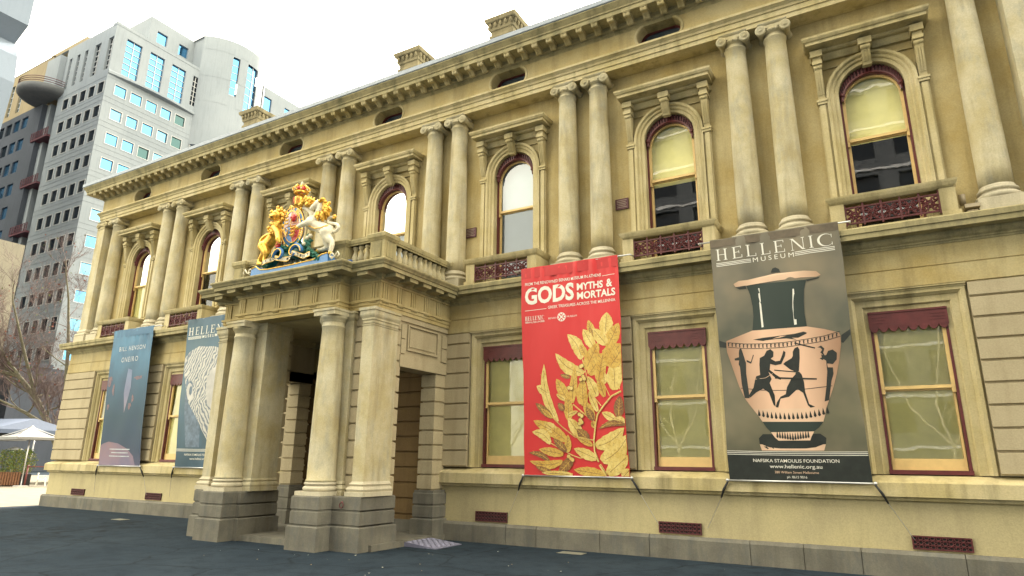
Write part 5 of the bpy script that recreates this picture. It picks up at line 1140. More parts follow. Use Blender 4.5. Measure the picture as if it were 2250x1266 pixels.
for e in (0.012, 0.125): m.tube([cv(el(2*PI*i/36, 1, e), -0.11) for i in range(37)], 0.015, 6, cap=False)
m.build('gold_rim', GOLD, sh)
m = MB()
for i in range(36):
    a, c = 2*PI*i/36, 2*PI*(i+1)/36; m.quad(cv(el(a, 1, 0.015), -0.10), cv(el(c, 1, 0.015), -0.10), cv(el(c, 1, 0.12), -0.10), cv(el(a, 1, 0.12), -0.10))
words = 'HONI SOIT QUI MAL Y PENSE'
for i, ch in enumerate(words):
    if ch == ' ': continue
    a = R(205)-R(250)*i/(len(words)-1)
    if -0.6 > a: pass
    vs, fs, bb = text2d(ch, 0.105, 0.003); o_ = el(a, 1, 0.03); tx = Vector((math.sin(a), -math.cos(a))); nr = Vector((math.cos(a), math.sin(a)))
    m.add([cv(Vector(o_)+tx*(x-(bb[0]+bb[1])/2)+nr*y, -0.112) for x, y in vs], fs, 1)
bl_ = m.build('belt', [BLUEP, GOLD], sh)
# helmet, crown, mantling
m = MB(); hx, hz = -0.05, 8.40
m.lathe([(0.0, -0.16), (0.13, -0.16), (0.11, -0.08), (0.14, 0.0), (0.13, 0.08), (0.08, 0.13), (0.0, 0.14)], cv((hx, hz), -0.05), 18)
for i in range(5):
    a = -PI/2+(i-2)*0.42; m.tube([cv((hx+0.145*math.cos(a), hz-0.10), -0.05+0.145*math.sin(a)), cv((hx+0.15*math.cos(a), hz+0.08), -0.05+0.15*math.sin(a))], 0.007, 5, 1)
m.build('helmet', [GOLD, REDP], crest)
m = MB(); cz = 8.58; c = cv((0.0, cz), -0.05)
m.lathe([(0.15, 0.0), (0.165, 0.0), (0.17, 0.03), (0.165, 0.06), (0.15, 0.06)], c, 22)
for i in range(8):
    a = 2*PI*i/8; p = Vector((math.cos(a), math.sin(a), 0))
    m.ball(c+p*0.17+Vector((0, 0, 0.03)), 0.02, 0, 8, 5); m.ball(c+p*0.175+Vector((0, 0, 0.085)), 0.03, 0, 8, 5)
    m.tube([c+p*0.16+Vector((0, 0, 0.05)), c+p*0.215+Vector((0, 0, 0.14)), c+p*0.15+Vector((0, 0, 0.22)), c+p*0.03+Vector((0, 0, 0.20))], [0.022, 0.026, 0.022, 0.018], 6)
    for t in (0.09, 0.14, 0.19): m.ball(c+p*(0.215 if t < 0.18 else 0.185)+Vector((0, 0, t)), 0.02, 2, 6, 4)
m.ball(c+Vector((0, 0, 0.13)), 0.145, 1, 14, 8, (1, 1, 0.6)); m.ball(c+Vector((0, 0, 0.24)), 0.042, 0, 10, 6)
m.box(c.x-0.014, c.x+0.014, c.y-0.014, c.y+0.014, c.z+0.26, c.z+0.36, 2); m.box(c.x-0.042, c.x+0.042, c.y-0.013, c.y+0.013, c.z+0.30, c.z+0.328, 2)
m.build('crown', [GOLD, REDP, WHITE], crest)
m = MB(); rng = random.Random(2)
for i in range(26):
    t = rng.random(); b0 = Vector((0.06, 8.33)).lerp(Vector((0.40, 8.27)), t); a = rng.uniform(-1.4, 0.9)-0.1; L_ = rng.uniform(0.12, 0.2); d_ = rng.uniform(-0.14, 0.02)
    m.tube([cv(b0, d_), cv(b0+Vector((math.cos(a), math.sin(a)))*L_*0.6, d_-0.05), cv(b0+Vector((math.cos(a+0.5), math.sin(a+0.5)))*L_, d_-0.02)], [0.045, 0.04, 0.012], 7)
m.tube([cv((-0.32+0.055*math.cos(q*PI/5), 8.24+0.075*math.sin(q*PI/5)), -0.05) for q in range(11)], 0.022, 6); m.tube([cv((-0.33, 8.16), -0.05), cv((-0.36, 8.09), -0.08), cv((-0.29, 8.05), -0.08)], [0.03, 0.05, 0.02], 6)
m.build('mantling', GOLD, crest)
# green mount, ribbon with the motto, blue board
m = MB(); P = K['mount']; m.prism([(p[0]+CI.x, p[1]+CI.z) for p in P][::-1], 'y', CY-0.06+CI.y, CY+0.16+CI.y)
rng = random.Random(5); top = P[:9]
for i in range(120):
    t = rng.uniform(0, 7.99); j = int(t); p = Vector(top[j]).lerp(Vector(top[j+1]), t-j); p = p+Vector((rng.uniform(-0.02, 0.02), -rng.uniform(0.0, 0.16))); a = rng.uniform(0.3, 2.8)
    m.tube([cv(p, -0.06), cv(p+Vector((math.cos(a), math.sin(a)))*0.05, -0.12), cv(p+Vector((math.cos(a), math.sin(a)))*0.10, -0.09)], [0.02, 0.026, 0.005], 5)
mt_ = m.build('green_mount', GREENP, crest)
m = MB(); T = K['thistle']; c0 = Vector((0.48, 7.2))
for i in range(16):
    p = Vector(T[i % len(T)]).lerp(c0, rng.uniform(0, 0.3)); m.tube([cv(c0, -0.05), cv(c0.lerp(p, 0.6), -0.1), cv(p, -0.06)], [0.05, 0.045, 0.008], 6)
m.build('thistle_leaves', GREENP, mt_)
for x, z in ((0.5, 7.26), (0.40, 7.12), (0.60, 7.30)): m = MB(); m.ball(cv((x, z), -0.14), 0.055, 0, 10, 6); m.build('white_bud', WHITE, mt_)
m = MB()
for q in range(6): a = q*PI/3; m.ball(cv((-0.56+0.045*math.cos(a), 7.25+0.055*math.sin(a)), -0.14), 0.045, 1, 8, 5)
m.ball(cv((-0.56, 7.25), -0.19), 0.025, 2, 8, 5); m.build('red_rose', [WHITE, REDP, GOLD], mt_)
m = MB(); Rb = K['ribbon']
def ribbon_curve(n=60):
    o = []
    for i in range(n+1):
        t = i/n*(len(Rb)-1); j = min(int(t), len(Rb)-2); f_ = t-j
        p0, p1, p2, p3 = [Vector(Rb[min(max(j+q, 0), len(Rb)-1)]) for q in (-1, 0, 1, 2)]
        o.append(0.5*((2*p1)+(p2-p0)*f_+(2*p0-5*p1+4*p2-p3)*f_*f_+(3*p1-p0-3*p2+p3)*f_**3))
    return o
rc = ribbon_curve()
def rdy(i): return -0.17-0.05*math.sin(i*0.35)
for lo, hi, mt, dd in ((-0.055, 0.055, 0, 0.0), (-0.062, -0.05, 1, -0.003), (0.05, 0.062, 1, -0.003)):
    m.add([cv(p+Vector((0, h)), rdy(i)+dd) for i, p in enumerate(rc) for h in (lo, hi)], [(2*i, 2*i+1, 2*i+3, 2*i+2) for i in range(len(rc)-1)], mt)
motto = [('DIEU', 3, 15), ('ET MON', 22, 40), ('DROIT', 46, 58)]
for wd, i0, i1 in motto:
    for q, ch in enumerate(wd):
        if ch == ' ': continue
        i = int(i0+(i1-i0)*q/(len(wd)-1)); vs, fs, bb = text2d(ch, 0.095, 0.003); d_ = (rc[min(i+1, 60)]-rc[max(i-1, 0)]).normalized(); nr = Vector((-d_.y, d_.x))
        m.add([cv(rc[i]+d_*(x-(bb[0]+bb[1])/2)+nr*(y-0.035), rdy(i)-0.012) for x, y in vs], fs, 2)
m.build('motto_ribbon', [WHITE, GOLD, DARK], crest)
m = MB(); P = K['board']; top = [(p[0]+CI.x, p[1]+CI.z) for p in P]
top = [(x, z-(0.07 if 2 < i < 7 else 0.0)) for i, (x, z) in enumerate(top)]
base = [(top[0][0], 0.0)]+top[1:-1]+[(top[-1][0], 0.0)]
m.prism(base[::-1], 'y', CY-0.10+CI.y, CY+0.14+CI.y)
for nm, sg in (('curlL', -1), ('curlR', 1)):
    c0 = Vector(K[nm][0])
    m.tube([cv(c0+Vector((sg*math.cos(t*0.42)*(0.24-0.015*t), 0.02+math.sin(t*0.42)*(0.24-0.015*t))), -0.15-0.004*t) for t in range(14)], [0.06-0.0025*t for t in range(14)], 7)
bb_ = m.build('blue_board', BLUEP, crest); m = MB(); m.tube([(x, CY-0.105+CI.y, z-0.02) for x, z in top[1:-1]], 0.016, 6)
for nm, sg in (('curlL', -1), ('curlR', 1)):
    c0 = Vector(K[nm][0]); m.tube([cv(c0+Vector((sg*math.cos(t*0.42)*(0.24-0.015*t), 0.02+math.sin(t*0.42)*(0.24-0.015*t))), -0.205-0.004*t) for t in range(14)], 0.012, 5)
m.build('gold_edging', GOLD, bb_)
m = MB()
for sg, x in ((-1, -1.62), (1, 1.33)):
    m.tube([cv((x+sg*(0.13-0.0*t)*0+0.075*math.cos(t*0.6)*(1-t*0.06), 6.68+0.075*math.sin(t*0.6)*(1-t*0.06)), -0.08) for t in range(11)], 0.018, 6)
    m.tube([cv((x+sg*0.0, 6.60), -0.08), cv((x+sg*0.12, 6.66), -0.08), cv((x+sg*0.2, 6.76), -0.08), cv((x+sg*0.26, 6.68), -0.08), cv((x+sg*0.22, 6.63), -0.08)], 0.018, 6)
m.build('white_scroll', WHITE, crest)
m = MB(); m.box(-1.35+CI.x, 1.25+CI.x, CY+0.14+CI.y, CY+0.30+CI.y, -0.0, 0.30)
m.box(1.27+CI.x, 1.95+CI.x, CY-0.06+CI.y, CY+0.02+CI.y, 0.0, 0.12); m.build('rear_board', DBLUEP, crest)
# ------------------------------------------------------------------ ground
def asphalt():
    m, nt, p = _new('asphalt'); pos = N(nt, 'ShaderNodeNewGeometry').outputs['Position']
    n1 = noise(nt, pos, 0.35, 5, 0.6); n2 = noise(nt, pos, 60, 4, 0.7); n3 = noise(nt, pos, 2.2, 6, 0.7)
    c = mixc(nt, ramp(nt, n1, [(0.35, g3(0)), (0.65, g3(1))]), (0.016, 0.026, 0.038), (0.024, 0.036, 0.049))
    c = mixc(nt, ramp(nt, n3, [(0.46, g3(0)), (0.66, g3(0.75))]), c, (0.010, 0.016, 0.024)); n6 = noise(nt, pos, 13, 5, 0.75); c = mixc(nt, ramp(nt, n6, [(0.58, g3(0)), (0.72, g3(0.45))]), c, (0.040, 0.052, 0.064)); n7 = noise(nt, pos, 4.5, 2, 0.5); c = mixc(nt, ramp(nt, n7, [(0.70, g3(0)), (0.73, g3(0.7))]), c, (0.009, 0.012, 0.016))
    c = mixc(nt, ramp(nt, n2, [(0.62, g3(0)), (0.75, g3(0.5))]), c, (0.05, 0.065, 0.08))
    vo = N(nt, 'ShaderNodeTexVoronoi', feature='DISTANCE_TO_EDGE'); vo.inputs['Scale'].default_value = 0.32; wp = N(nt, 'ShaderNodeMix', data_type='RGBA', blend_type='ADD'); wp.inputs[0].default_value = 0.5
    nt.links.new(pos, wp.inputs[6]); nn = N(nt, 'ShaderNodeTexNoise'); nn.inputs['Scale'].default_value = 1.4; nn.inputs['Detail'].default_value = 6; nt.links.new(pos, nn.inputs['Vector']); nt.links.new(nn.outputs[1], wp.inputs[7]); nt.links.new(wp.outputs[2], vo.inputs['Vector'])
    c = mixc(nt, ramp(nt, vo.outputs[0], [(0.0, g3(0.7)), (0.012, g3(0))]), c, (0.006, 0.008, 0.01))
    nt.links.new(c, p.inputs['Base Color']); p.inputs['Roughness'].default_value = 0.95; p.inputs['Specular IOR Level'].default_value = 0.12; bump(nt, p, n2, 0.4, 0.006); return m
ASPH = asphalt(); PAVE = plain('pale_paving', (0.15, 0.13, 0.095), 0.8, var=0.25, vs=2, bs=0.2)
b = MB(); b.quad((-500, -300, 0), (300, -300, 0), (300, 500, 0), (-500, 500, 0)); tag(b.build('ground', ASPH), kind='structure')
b = MB(); b.quad((-60, -2.5, 0.004), (-16.7, -2.5, 0.004), (-16.7, 30, 0.004), (-60, 30, 0.004)); tag(b.build('paved_path', PAVE), kind='structure')
COVER = plain('cover_plate', (0.20, 0.19, 0.15), 0.6, var=0.2, vs=20)
for (x, y, w, h, lb) in ((6.2, -0.95, 0.55, 0.30, 'pale metal cover plate set in the asphalt in front of the red banner'), (-8.6, -2.0, 0.5, 0.3, 'small metal cover plate in the asphalt near the dark end of the plinth')):
    c = MB(); c.box(x, x+w, y, y+h, -0.02, 0.008); c.box(x+0.03, x+w-0.03, y+0.03, y+h-0.03, 0.0, 0.012); tag(c.build('cover_plate', COVER), lb, 'cover plate')
lt = MB(); rng = random.Random(12)
for i in range(60):
    x, y = rng.uniform(0, 13), rng.uniform(-7, -0.7); s_ = rng.uniform(0.008, 0.022); a = rng.uniform(0, 3)
    lt.add([(x+s_*math.cos(a), y+s_*math.sin(a), 0.004), (x-s_*math.sin(a), y+s_*math.cos(a), 0.012), (x-s_*math.cos(a), y-s_*math.sin(a), 0.005), (x+s_*math.sin(a), y-s_*math.cos(a), 0.010)], [(0, 1, 2, 3)], i % 2)
tag(lt.build('litter', [plain('dry_leaf', (0.25, 0.18, 0.09), 0.8), plain('paper_scrap', (0.6, 0.58, 0.5), 0.8)]), 'scattered bits of leaf and paper lying on the asphalt', 'litter', kind='stuff')

# ------------------------------------------------------------------ towers behind the left end
CONC = stone('tower_concrete', (0.29, 0.32, 0.35), (0.25, 0.28, 0.31), (0.18, 0.20, 0.23), 0.35, bs=0.1, patch=0.12)
CONCW = stone('tower_tan_stone', (0.33, 0.27, 0.17), (0.28, 0.23, 0.15), (0.19, 0.16, 0.11), 0.4, bs=0.1, patch=0.15)
CONCD = stone('tower_dark_stone', (0.075, 0.085, 0.11), (0.06, 0.07, 0.09), (0.04, 0.05, 0.065), 0.4, bs=0.1, patch=0.15)
SKYG = mirror_glass('sky_tinted_glass', (0.10, 0.29, 0.52), refl=0.9); SKYG2 = mirror_glass('pale_sky_glass', (0.13, 0.32, 0.48), refl=0.85); GRNG = mirror_glass('green_reflection_glass', (0.045, 0.10, 0.10), refl=0.7)  # pane tints carry the mirrored sky and neighbouring buildings as colour
DKG = mirror_glass('dark_office_glass', (0.010, 0.015, 0.022), refl=0.0, spec=0.10)
FRAMEW = plain('pale_window_frame', (0.42, 0.43, 0.44), 0.5)
XC, YC = -78.4, 27.3
def pierced(mb, u0, u1, z0, z1, holes, P, depth, D):
    """wall sheet with recessed rectangular openings; P(u,z,inset) -> point"""
    us = sorted({u0, u1, *[h[0] for h in holes], *[h[1] for h in holes]}); zs = sorted({z0, z1, *[h[2] for h in holes], *[h[3] for h in holes]})
    for i in range(len(us)-1):
        for j in range(len(zs)-1):
            cu, cz = (us[i]+us[i+1])/2, (zs[j]+zs[j+1])/2
            if any(h[0] < cu < h[1] and h[2] < cz < h[3] for h in holes): continue
            mb.quad(P(us[i], zs[j], 0), P(us[i+1], zs[j], 0), P(us[i+1], zs[j+1], 0), P(us[i], zs[j+1], 0))
    for a, b_, c, d in holes:
        for (p, q), (r, s_) in (((a, c), (b_, c)), ((b_, c), (b_, d)), ((b_, d), (a, d)), ((a, d), (a, c))): mb.quad(P(p, q, 0), P(r, s_, 0), P(r, s_, depth), P(p, q, depth))
tower = tag(empty('office_tower', (XC, YC, 0)), 'pale concrete office tower with stepped top, square windows and tall gridded windows', 'office tower')
TI = Vector((-XC, -YC, 0))
def tb(mb, name, mats, parent=None): mb.v = [tuple(Vector(v)+TI) for v in mb.v]; return mb.build(name, mats, parent or tower)
def PX(x, sgn=-1): return lambda u, z, d: (x+sgn*d, u, z)
def PY(y): return lambda u, z, d: (u, y+d, z)
rows = [53.95-3.85*i for i in range(13)]
side = [(28.6+2.33*j, 30.2+2.33*j, zt-1.6, zt) for i, zt in enumerate(rows) for j in range(5 if i < 5 else 2 if i < 7 else 1)]
tall = [(29.05, 31.35, 56.0, 61.95), (32.65, 34.95, 56.0, 61.95), (36.2, 38.55, 56.0, 61.95), (39.85, 40.9, 56.7, 61.95)]
w = MB(); pierced(w, YC, 48.0, 0, 55.2, side, PX(XC), 0.16, 0); pierced(w, YC, 41.4, 55.2, 63.5, tall, PX(XC), 0.35, 0)
front = [(XC-1.9-2.37*j, XC-0.4-2.37*j, zt-1.75, zt) for zt in rows for j in range(5)]
ftall = [(XC-1.5, XC-0.2, 56.0, 61.4), (XC-5.1, XC-3.5, 56.0, 61.4), (XC-7.9, XC-7.0, 56, 61.4), (XC-10.1, XC-9.2, 56, 61.4), (XC-12.3, XC-11.5, 56, 61.4)]
pierced(w, XC-13.3, XC, 0, 55.2, front, PY(YC), 0.10, 0); pierced(w, XC-13.3, XC, 55.2, 63.5, ftall, PY(YC), 0.4, 0)
for zt in rows: 
    for zz in (zt+0.75, zt-2.35):
        w.box(XC-13.3, XC+0.03, YC-0.03, YC, zz-0.03, zz+0.03); w.box(XC-0.1, XC+0.03, YC, 48, zz-0.031, zz+0.029)
w.add([(XC, YC, 63.5), (XC, 41.4, 63.5), (XC-20, 41.4, 63.5), (XC-20, YC, 63.5)], [(0, 1, 2, 3)])
for i in range(14):                                                  # swept ledge under the tall windows
    y0, y1 = YC+14.2*i/14, YC+14.2*(i+1)/14; d0 = 0.15+0.75*math.sin(PI*i/14); d1 = 0.15+0.75*math.sin(PI*(i+1)/14); za, zb_ = 55.1, 55.55
    w.add([(XC, y0, za), (XC, y1, za), (XC+d1, y1, za+0.1), (XC+d0, y0, za+0.1), (XC, y0, zb_+0.3), (XC, y1, zb_+0.3), (XC+d1, y1, zb_), (XC+d0, y0, zb_)], [(0, 1, 2, 3), (4, 5, 6, 7), (3, 2, 6, 7)])
w.box(XC-1.0, XC+0.05, YC-0.05, 41.4, 63.3, 63.75)
tw = tb(w, 'wall', CONC)
def office_window(name, a, c, d, e, ax, pos, dep, mat, nx=1, nz=1, rim=0.10, par=None, tilt=0.0):
    """one window: pane, glazing bars and pale rim; ax 'x' = in the +x face, 'y' = in the -y face"""
    q = MB(); f = MB()
    def B(m_, u0, u1, z0, z1, o0, o1):
        if ax == 'x': m_.box(pos-o1, pos-o0, u0, u1, z0, z1)
        else: m_.box(u0, u1, pos+o0, pos+o1, z0, z1)
    if ax == 'x': q.quad((pos-dep, a, d), (pos-dep-tilt, c, d), (pos-dep-tilt, c, e), (pos-dep, a, e))
    else: q.quad((a, pos+dep, d), (c, pos+dep, d), (c, pos+dep, e), (a, pos+dep, e))
    for k in range(1, nz): z = d+(e-d)*k/nz; B(f, a, c, z-0.05, z+0.05, dep-0.09, dep-0.01)
    for k in range(1, nx): u = a+(c-a)*k/nx; B(f, u-0.05, u+0.05, d, e, dep-0.10, dep-0.02)
    if rim:
        for p in ((a-rim, c+rim, d-rim, d), (a-rim, c+rim, e, e+rim), (a-rim, a, d, e), (c, c+rim, d, e)): B(f, *p, -0.05, 0.05)
    o = tb(q, name, mat, par)
    if f.v: tb(f, 'window_frame', FRAMEW, o)
    return o
_rg = random.Random(41)
for i_, h in enumerate(side): office_window('square_window', *h, 'x', XC, 0.14, SKYG if i_ < 3 else _rg.choice([SKYG, SKYG2, GRNG, SKYG]) if h[0] > 30 else _rg.choice([SKYG, SKYG2]), tilt=_rg.uniform(-0.05, 0.05))
for h in tall: office_window('tall_window', *h, 'x', XC, 0.30, SKYG if h[0] < 39 else DKG, 2, 6, 0)
for h in front: office_window('square_window', *h, 'y', YC, 0.08, DKG)
for h in ftall: office_window('tall_window', *h, 'y', YC, 0.34, DKG, 2, 6, 0)
w = MB()                                                             # stepped top and rounded bay
pierced(w, 33.4, 43.3, 60, 70.0, [(34.7, 36.4, 66.1, 68.1), (38.4, 40.05, 66.1, 68.1), (41.7, 42.8, 66.1, 68.1)], PX(XC-3), 0.35, 0)
w.quad((XC-3, 33.4, 60), (XC-3, 33.4, 70), (XC-25, 33.4, 70), (XC-25, 33.4, 60)); w.quad((XC-3, 33.4, 70), (XC-3, 43.3, 70), (XC-25, 43.3, 70), (XC-25, 33.4, 70))
w.box(XC-2.9, XC-1.2, 30.5, 33.0, 63.5, 64.6)
tb(w, 'upper_block', CONC)
w = MB(); cx_, cy_, rr = XC-4.0, 47.0, 7.5; n = 40
A0, A1 = -math.acos(0.533)*1.0, math.acos(0.533)*1.0
def cyl(t): a = A0+(A1-A0)*t; return (cx_+rr*math.cos(a), cy_+rr*math.sin(a))
ths = [i/n for i in range(n+1)]
def inwin(y): return 44.3 < y < 45.35 or 47.1 < y < 49.4 or 51.2 < y < 51.75
for i in range(n):
    p, q = cyl(ths[i]), cyl(ths[i+1]); hole = inwin((p[1]+q[1])/2); low = hole and (p[1]+q[1])/2 > 46
    if hole:
        z0 = 57.2 if low else 60.0
        w.quad((*p, 50), (*q, 50), (*q, z0), (*p, z0)); w.quad((*p, 67.2), (*q, 67.2), (*q, 70), (*p, 70))
    else: w.quad((*p, 50), (*q, 50), (*q, 70), (*p, 70))
w.add([(*cyl(t), 70) for t in ths]+[(XC-20, 52, 70), (XC-20, 41, 70)], [tuple(range(n+3))])
w.quad((XC, 41.0, 50), (XC-12, 41.0, 50), (XC-12, 41.0, 70), (XC, 41.0, 70))
w.quad((XC-0.05, 41.4, 0), (XC-0.05, 60, 0), (XC-0.05, 60, 57), (XC-0.05, 41.4, 57))
pierced(w, 52.6, 70, 50, 67.6, [(53.6, 55.3, 63.2, 65.8), (58.3, 60.2, 63.2, 65.8), (63, 65, 63.2, 65.8)], PX(XC-0.2), 0.3, 0)
w.quad((XC-0.2, 52.6, 67.6), (XC-0.2, 70, 67.6), (XC-20, 70, 67.6), (XC-20, 52.6, 67.6))
for z in (58.0, 62.6, 67.6): 
    for i in range(n):
        p, q = cyl(ths[i]), cyl(ths[i+1])
        if not inwin((p[1]+q[1])/2): w.quad((p[0]+0.04, p[1], z-0.04), (q[0]+0.04, q[1], z-0.04), (q[0]+0.04, q[1], z+0.04), (p[0]+0.04, p[1], z+0.04))
tb(w, 'rounded_bay', CONC)
g = MB()
for i in range(n):
    p, q = cyl(ths[i]), cyl(ths[i+1])
    if inwin((p[1]+q[1])/2): g.quad((p[0]-0.35, p[1], 56), (q[0]-0.35, q[1], 56), (q[0]-0.35, q[1], 68), (p[0]-0.35, p[1], 68))
tb(g, 'bay_glazing', SKYG)
for a, c in ((34.7, 36.4), (38.4, 40.05)): office_window('attic_window', a, c, 66.1, 68.1, 'x', XC-3, 0.3, SKYG, rim=0)
for a, c in ((53.6, 55.3), (58.3, 60.2)): office_window('attic_window', a, c, 63.2, 65.8, 'x', XC-0.2, 0.25, SKYG, rim=0)
for a, c, d, e in ((40.9, 42.0, 47.5, 54.6), (43.4, 46.2, 52.4, 55.3)): office_window('lower_window', a, c, d, e, 'x', XC+0.1, 0.05, SKYG, 1, 3)
fr = MB()
for i in range(n):
    p, q = cyl(ths[i]), cyl(ths[i+1])
    if inwin((p[1]+q[1])/2):
        for k in range(1, 7): z = 57.4+9.8*k/7; fr.quad((p[0]-0.30, p[1], z-0.06), (q[0]-0.30, q[1], z-0.06), (q[0]-0.30, q[1], z+0.06), (p[0]-0.30, p[1], z+0.06))
for y in (48.25,): fr.box(XC+3.0, XC+3.15, y-0.06, y+0.06, 57.2, 67.2)
tb(fr, 'bay_glazing_bar', FRAMEW)
# recessed glazed bay, red balconies, dark wing, tan attic
w = MB(); w.quad((XC-13.3, YC, 0), (XC-13.3, YC+3, 0), (XC-13.3, YC+3, 63.5), (XC-13.3, YC, 63.5)); w.box(XC-17.2, XC-16.2, YC+0.4, YC+3, 0, 55); tb(w, 'bay_wall', CONC)
g = MB(); g.quad((XC-17, YC+1.6, 0), (XC-13.3, YC+1.6, 0), (XC-13.3, YC+1.6, 55), (XC-17, YC+1.6, 55)); tb(g, 'dark_pane', DKG)
fr = MB()
for k in range(28): fr.box(XC-17, XC-13.3, YC+1.5, YC+1.6, 1.93*k, 1.93*k+0.12)
for x in (XC-14.5, XC-15.6): fr.box(x-0.05, x+0.05, YC+1.5, YC+1.6, 0, 55)
tb(fr, 'bay_mullion', FRAMEW)
RAIL = plain('red_rail', (0.085, 0.018, 0.03), 0.5)
for z in (48.9, 41.2, 33.5, 25.8):
    q = MB(); q.box(XC-18.2, XC-13.3, YC-0.5, YC+1.6, z-0.5, z-0.2)
    for k in range(5): q.box(XC-18.2, XC-13.3, YC-0.55, YC-0.5, z+0.24*k-0.1, z+0.24*k-0.03)
    for k in range(8): q.box(XC-18.2+k*0.7, XC-18.1+k*0.7, YC-0.55, YC-0.48, z-0.3, z+0.95)
    tb(q, 'balcony', [RAIL])
wing = [(XC-21.2-2.6*j-1.9, XC-21.2-2.6*j, zt-2.0, zt) for zt in rows for j in range(4)]
wt = [(XC-26.5-3.3*j, XC-25.2-3.3*j, 55.8, 61.6) for j in range(3)]
w = MB(); pierced(w, XC-40, XC-17.2, 0, 55, wing, PY(YC-0.3), 0.25, 0); w.quad((XC-17.2, YC-0.3, 0), (XC-17.2, YC+2, 0), (XC-17.2, YC+2, 55), (XC-17.2, YC-0.3, 55)); tb(w, 'dark_wing', CONCD)
w = MB(); pierced(w, XC-40, XC-17, 55, 63.5, wt, PY(YC-0.3), 0.4, 0); w.box(XC-40, XC-17, YC-0.3, YC+10, 63.3, 63.5)
w.box(XC-19.5, XC-9, YC+0.3, YC+8, 63.4, 64.6); w.quad((XC-17, YC-0.3, 55), (XC-17, YC+2, 55), (XC-17, YC+2, 63.5), (XC-17, YC-0.3, 63.5)); w.box(XC-17, XC-13.3, YC+1.4, YC+2, 55, 63.5)
tb(w, 'tan_attic', CONCW)
for i_, h in enumerate(wing): office_window('wing_window', *h, 'y', YC-0.3, 0.2, SKYG if i_ % 4 < 2 else DKG, rim=0)
for h in wt: office_window('tall_window', *h, 'y', YC-0.3, 0.3, SKYG, 2, 6, 0)
q = MB(); n2 = 20                                                     # half round balcony
q.lathe([(0.2, 54.9), (3.3, 55.0), (3.9, 55.2), (4.2, 55.5), (4.2, 56.2), (4.0, 56.2), (4.0, 55.7), (0.2, 55.7)], (XC-16.2, YC, 0), 20, a0=PI, a1=2*PI)
tb(q, 'round_balcony', stone('balcony_concrete', (0.15, 0.15, 0.155), (0.12, 0.125, 0.13), (0.09, 0.09, 0.10), 0.3, bs=0.05))
q = MB()
for k in range(3): q.tube([(XC-16.2+4.1*math.cos(PI+PI*i/20), YC+4.1*math.sin(PI+PI*i/20), 56.5+0.35*k) for i in range(21)], 0.06, 5)
tb(q, 'balcony_rail', RAIL)
q = MB(); q.box(XC-17.4, XC-13.4, YC-0.8, YC+3.2, 56.3, 62.2); tb(q, 'balcony_box', CONC)
w = MB(); w.box(XC-30, XC+0.6, YC-4, YC-0.05, 0, 12.4); w.box(XC-30, XC+1.0, YC-4.4, YC-0.03, 12.4, 12.9); w.quad((XC+0.2, YC, 0), (XC+0.2, 60, 0), (XC+0.2, 60, 12.5), (XC+0.2, YC, 12.5)); tb(w, 'podium', CONCD)

# white tower at the very edge, beige terrace block in front of it
wt_ = MB(); poly = [(-92, 0), (-73.0, 0), (-71.5, 30), (-70.5, 37.3), (-69.8, 43.3), (-70.6, 47.0), (-72.2, 49.3), (-69.63, 50.9), (-69.67, 54.5), (-69.0, 57.5), (-68.6, 66), (-92, 66)]
wt_.prism([(x+80, z) for x, z in poly], 'y', -9, 0); wh = tag(empty('white_tower', (-80, 14, 0)), 'smooth white tower with a curving notched edge at the picture edge', 'tower')
wt_.build('wall', stone('white_cladding', (0.22, 0.26, 0.32), (0.20, 0.24, 0.30), (0.16, 0.20, 0.25), 0.3, bs=0.05, patch=0.1), wh)
q = MB(); q.box(-2.5, 2.55, -9.06, -8.9, 50.9, 52.4); q.build('window_band', mirror_glass('blue_office_glass', (0.06, 0.16, 0.40), refl=0.5), wh)
lb = tag(empty('terrace_block', (-63, 12, 0)), 'beige block with a louvred roof terrace behind bare branches at the far left', 'building')
w = MB(); pierced(w, -9, 3.8, 0, 23.0, [(-9, 2.0, 16.3, 20.4)], lambda u, z, d: (-d, u, z), 2.5, 0); w.quad((0, 3.8, 0), (-14, 3.8, 0), (-14, 3.8, 23), (0, 3.8, 23)); w.quad((0, -9, 23), (0, 3.8, 23), (-14, 3.8, 23), (-14, -9, 23)); w.quad((0, -9, 0), (-14, -9, 0), (-14, -9, 23), (0, -9, 23)); w.box(-0.2, 0.5, -9, 3.4, 14.0, 14.5)
w.build('wall', stone('beige_render', (0.26, 0.235, 0.18), (0.23, 0.21, 0.165), (0.17, 0.155, 0.125), 0.3, bs=0.05, patch=0.3), lb)
q = MB(); q.quad((-2.4, -9, 16.3), (-2.4, 2, 16.3), (-2.4, 2, 20.4), (-2.4, -9, 20.4)); q.build('terrace_glass', DKG, lb)
q = MB()
for k in range(5): q.box(-2.2+0.42*k, -2.0+0.42*k, -9, 2, 19.9, 20.0)
for y in (-6, -3, 0, 1.9): q.box(-0.3, -0.2, y-0.06, y+0.06, 16.3, 20.4)
q.build('louvre', BLUEP, lb)

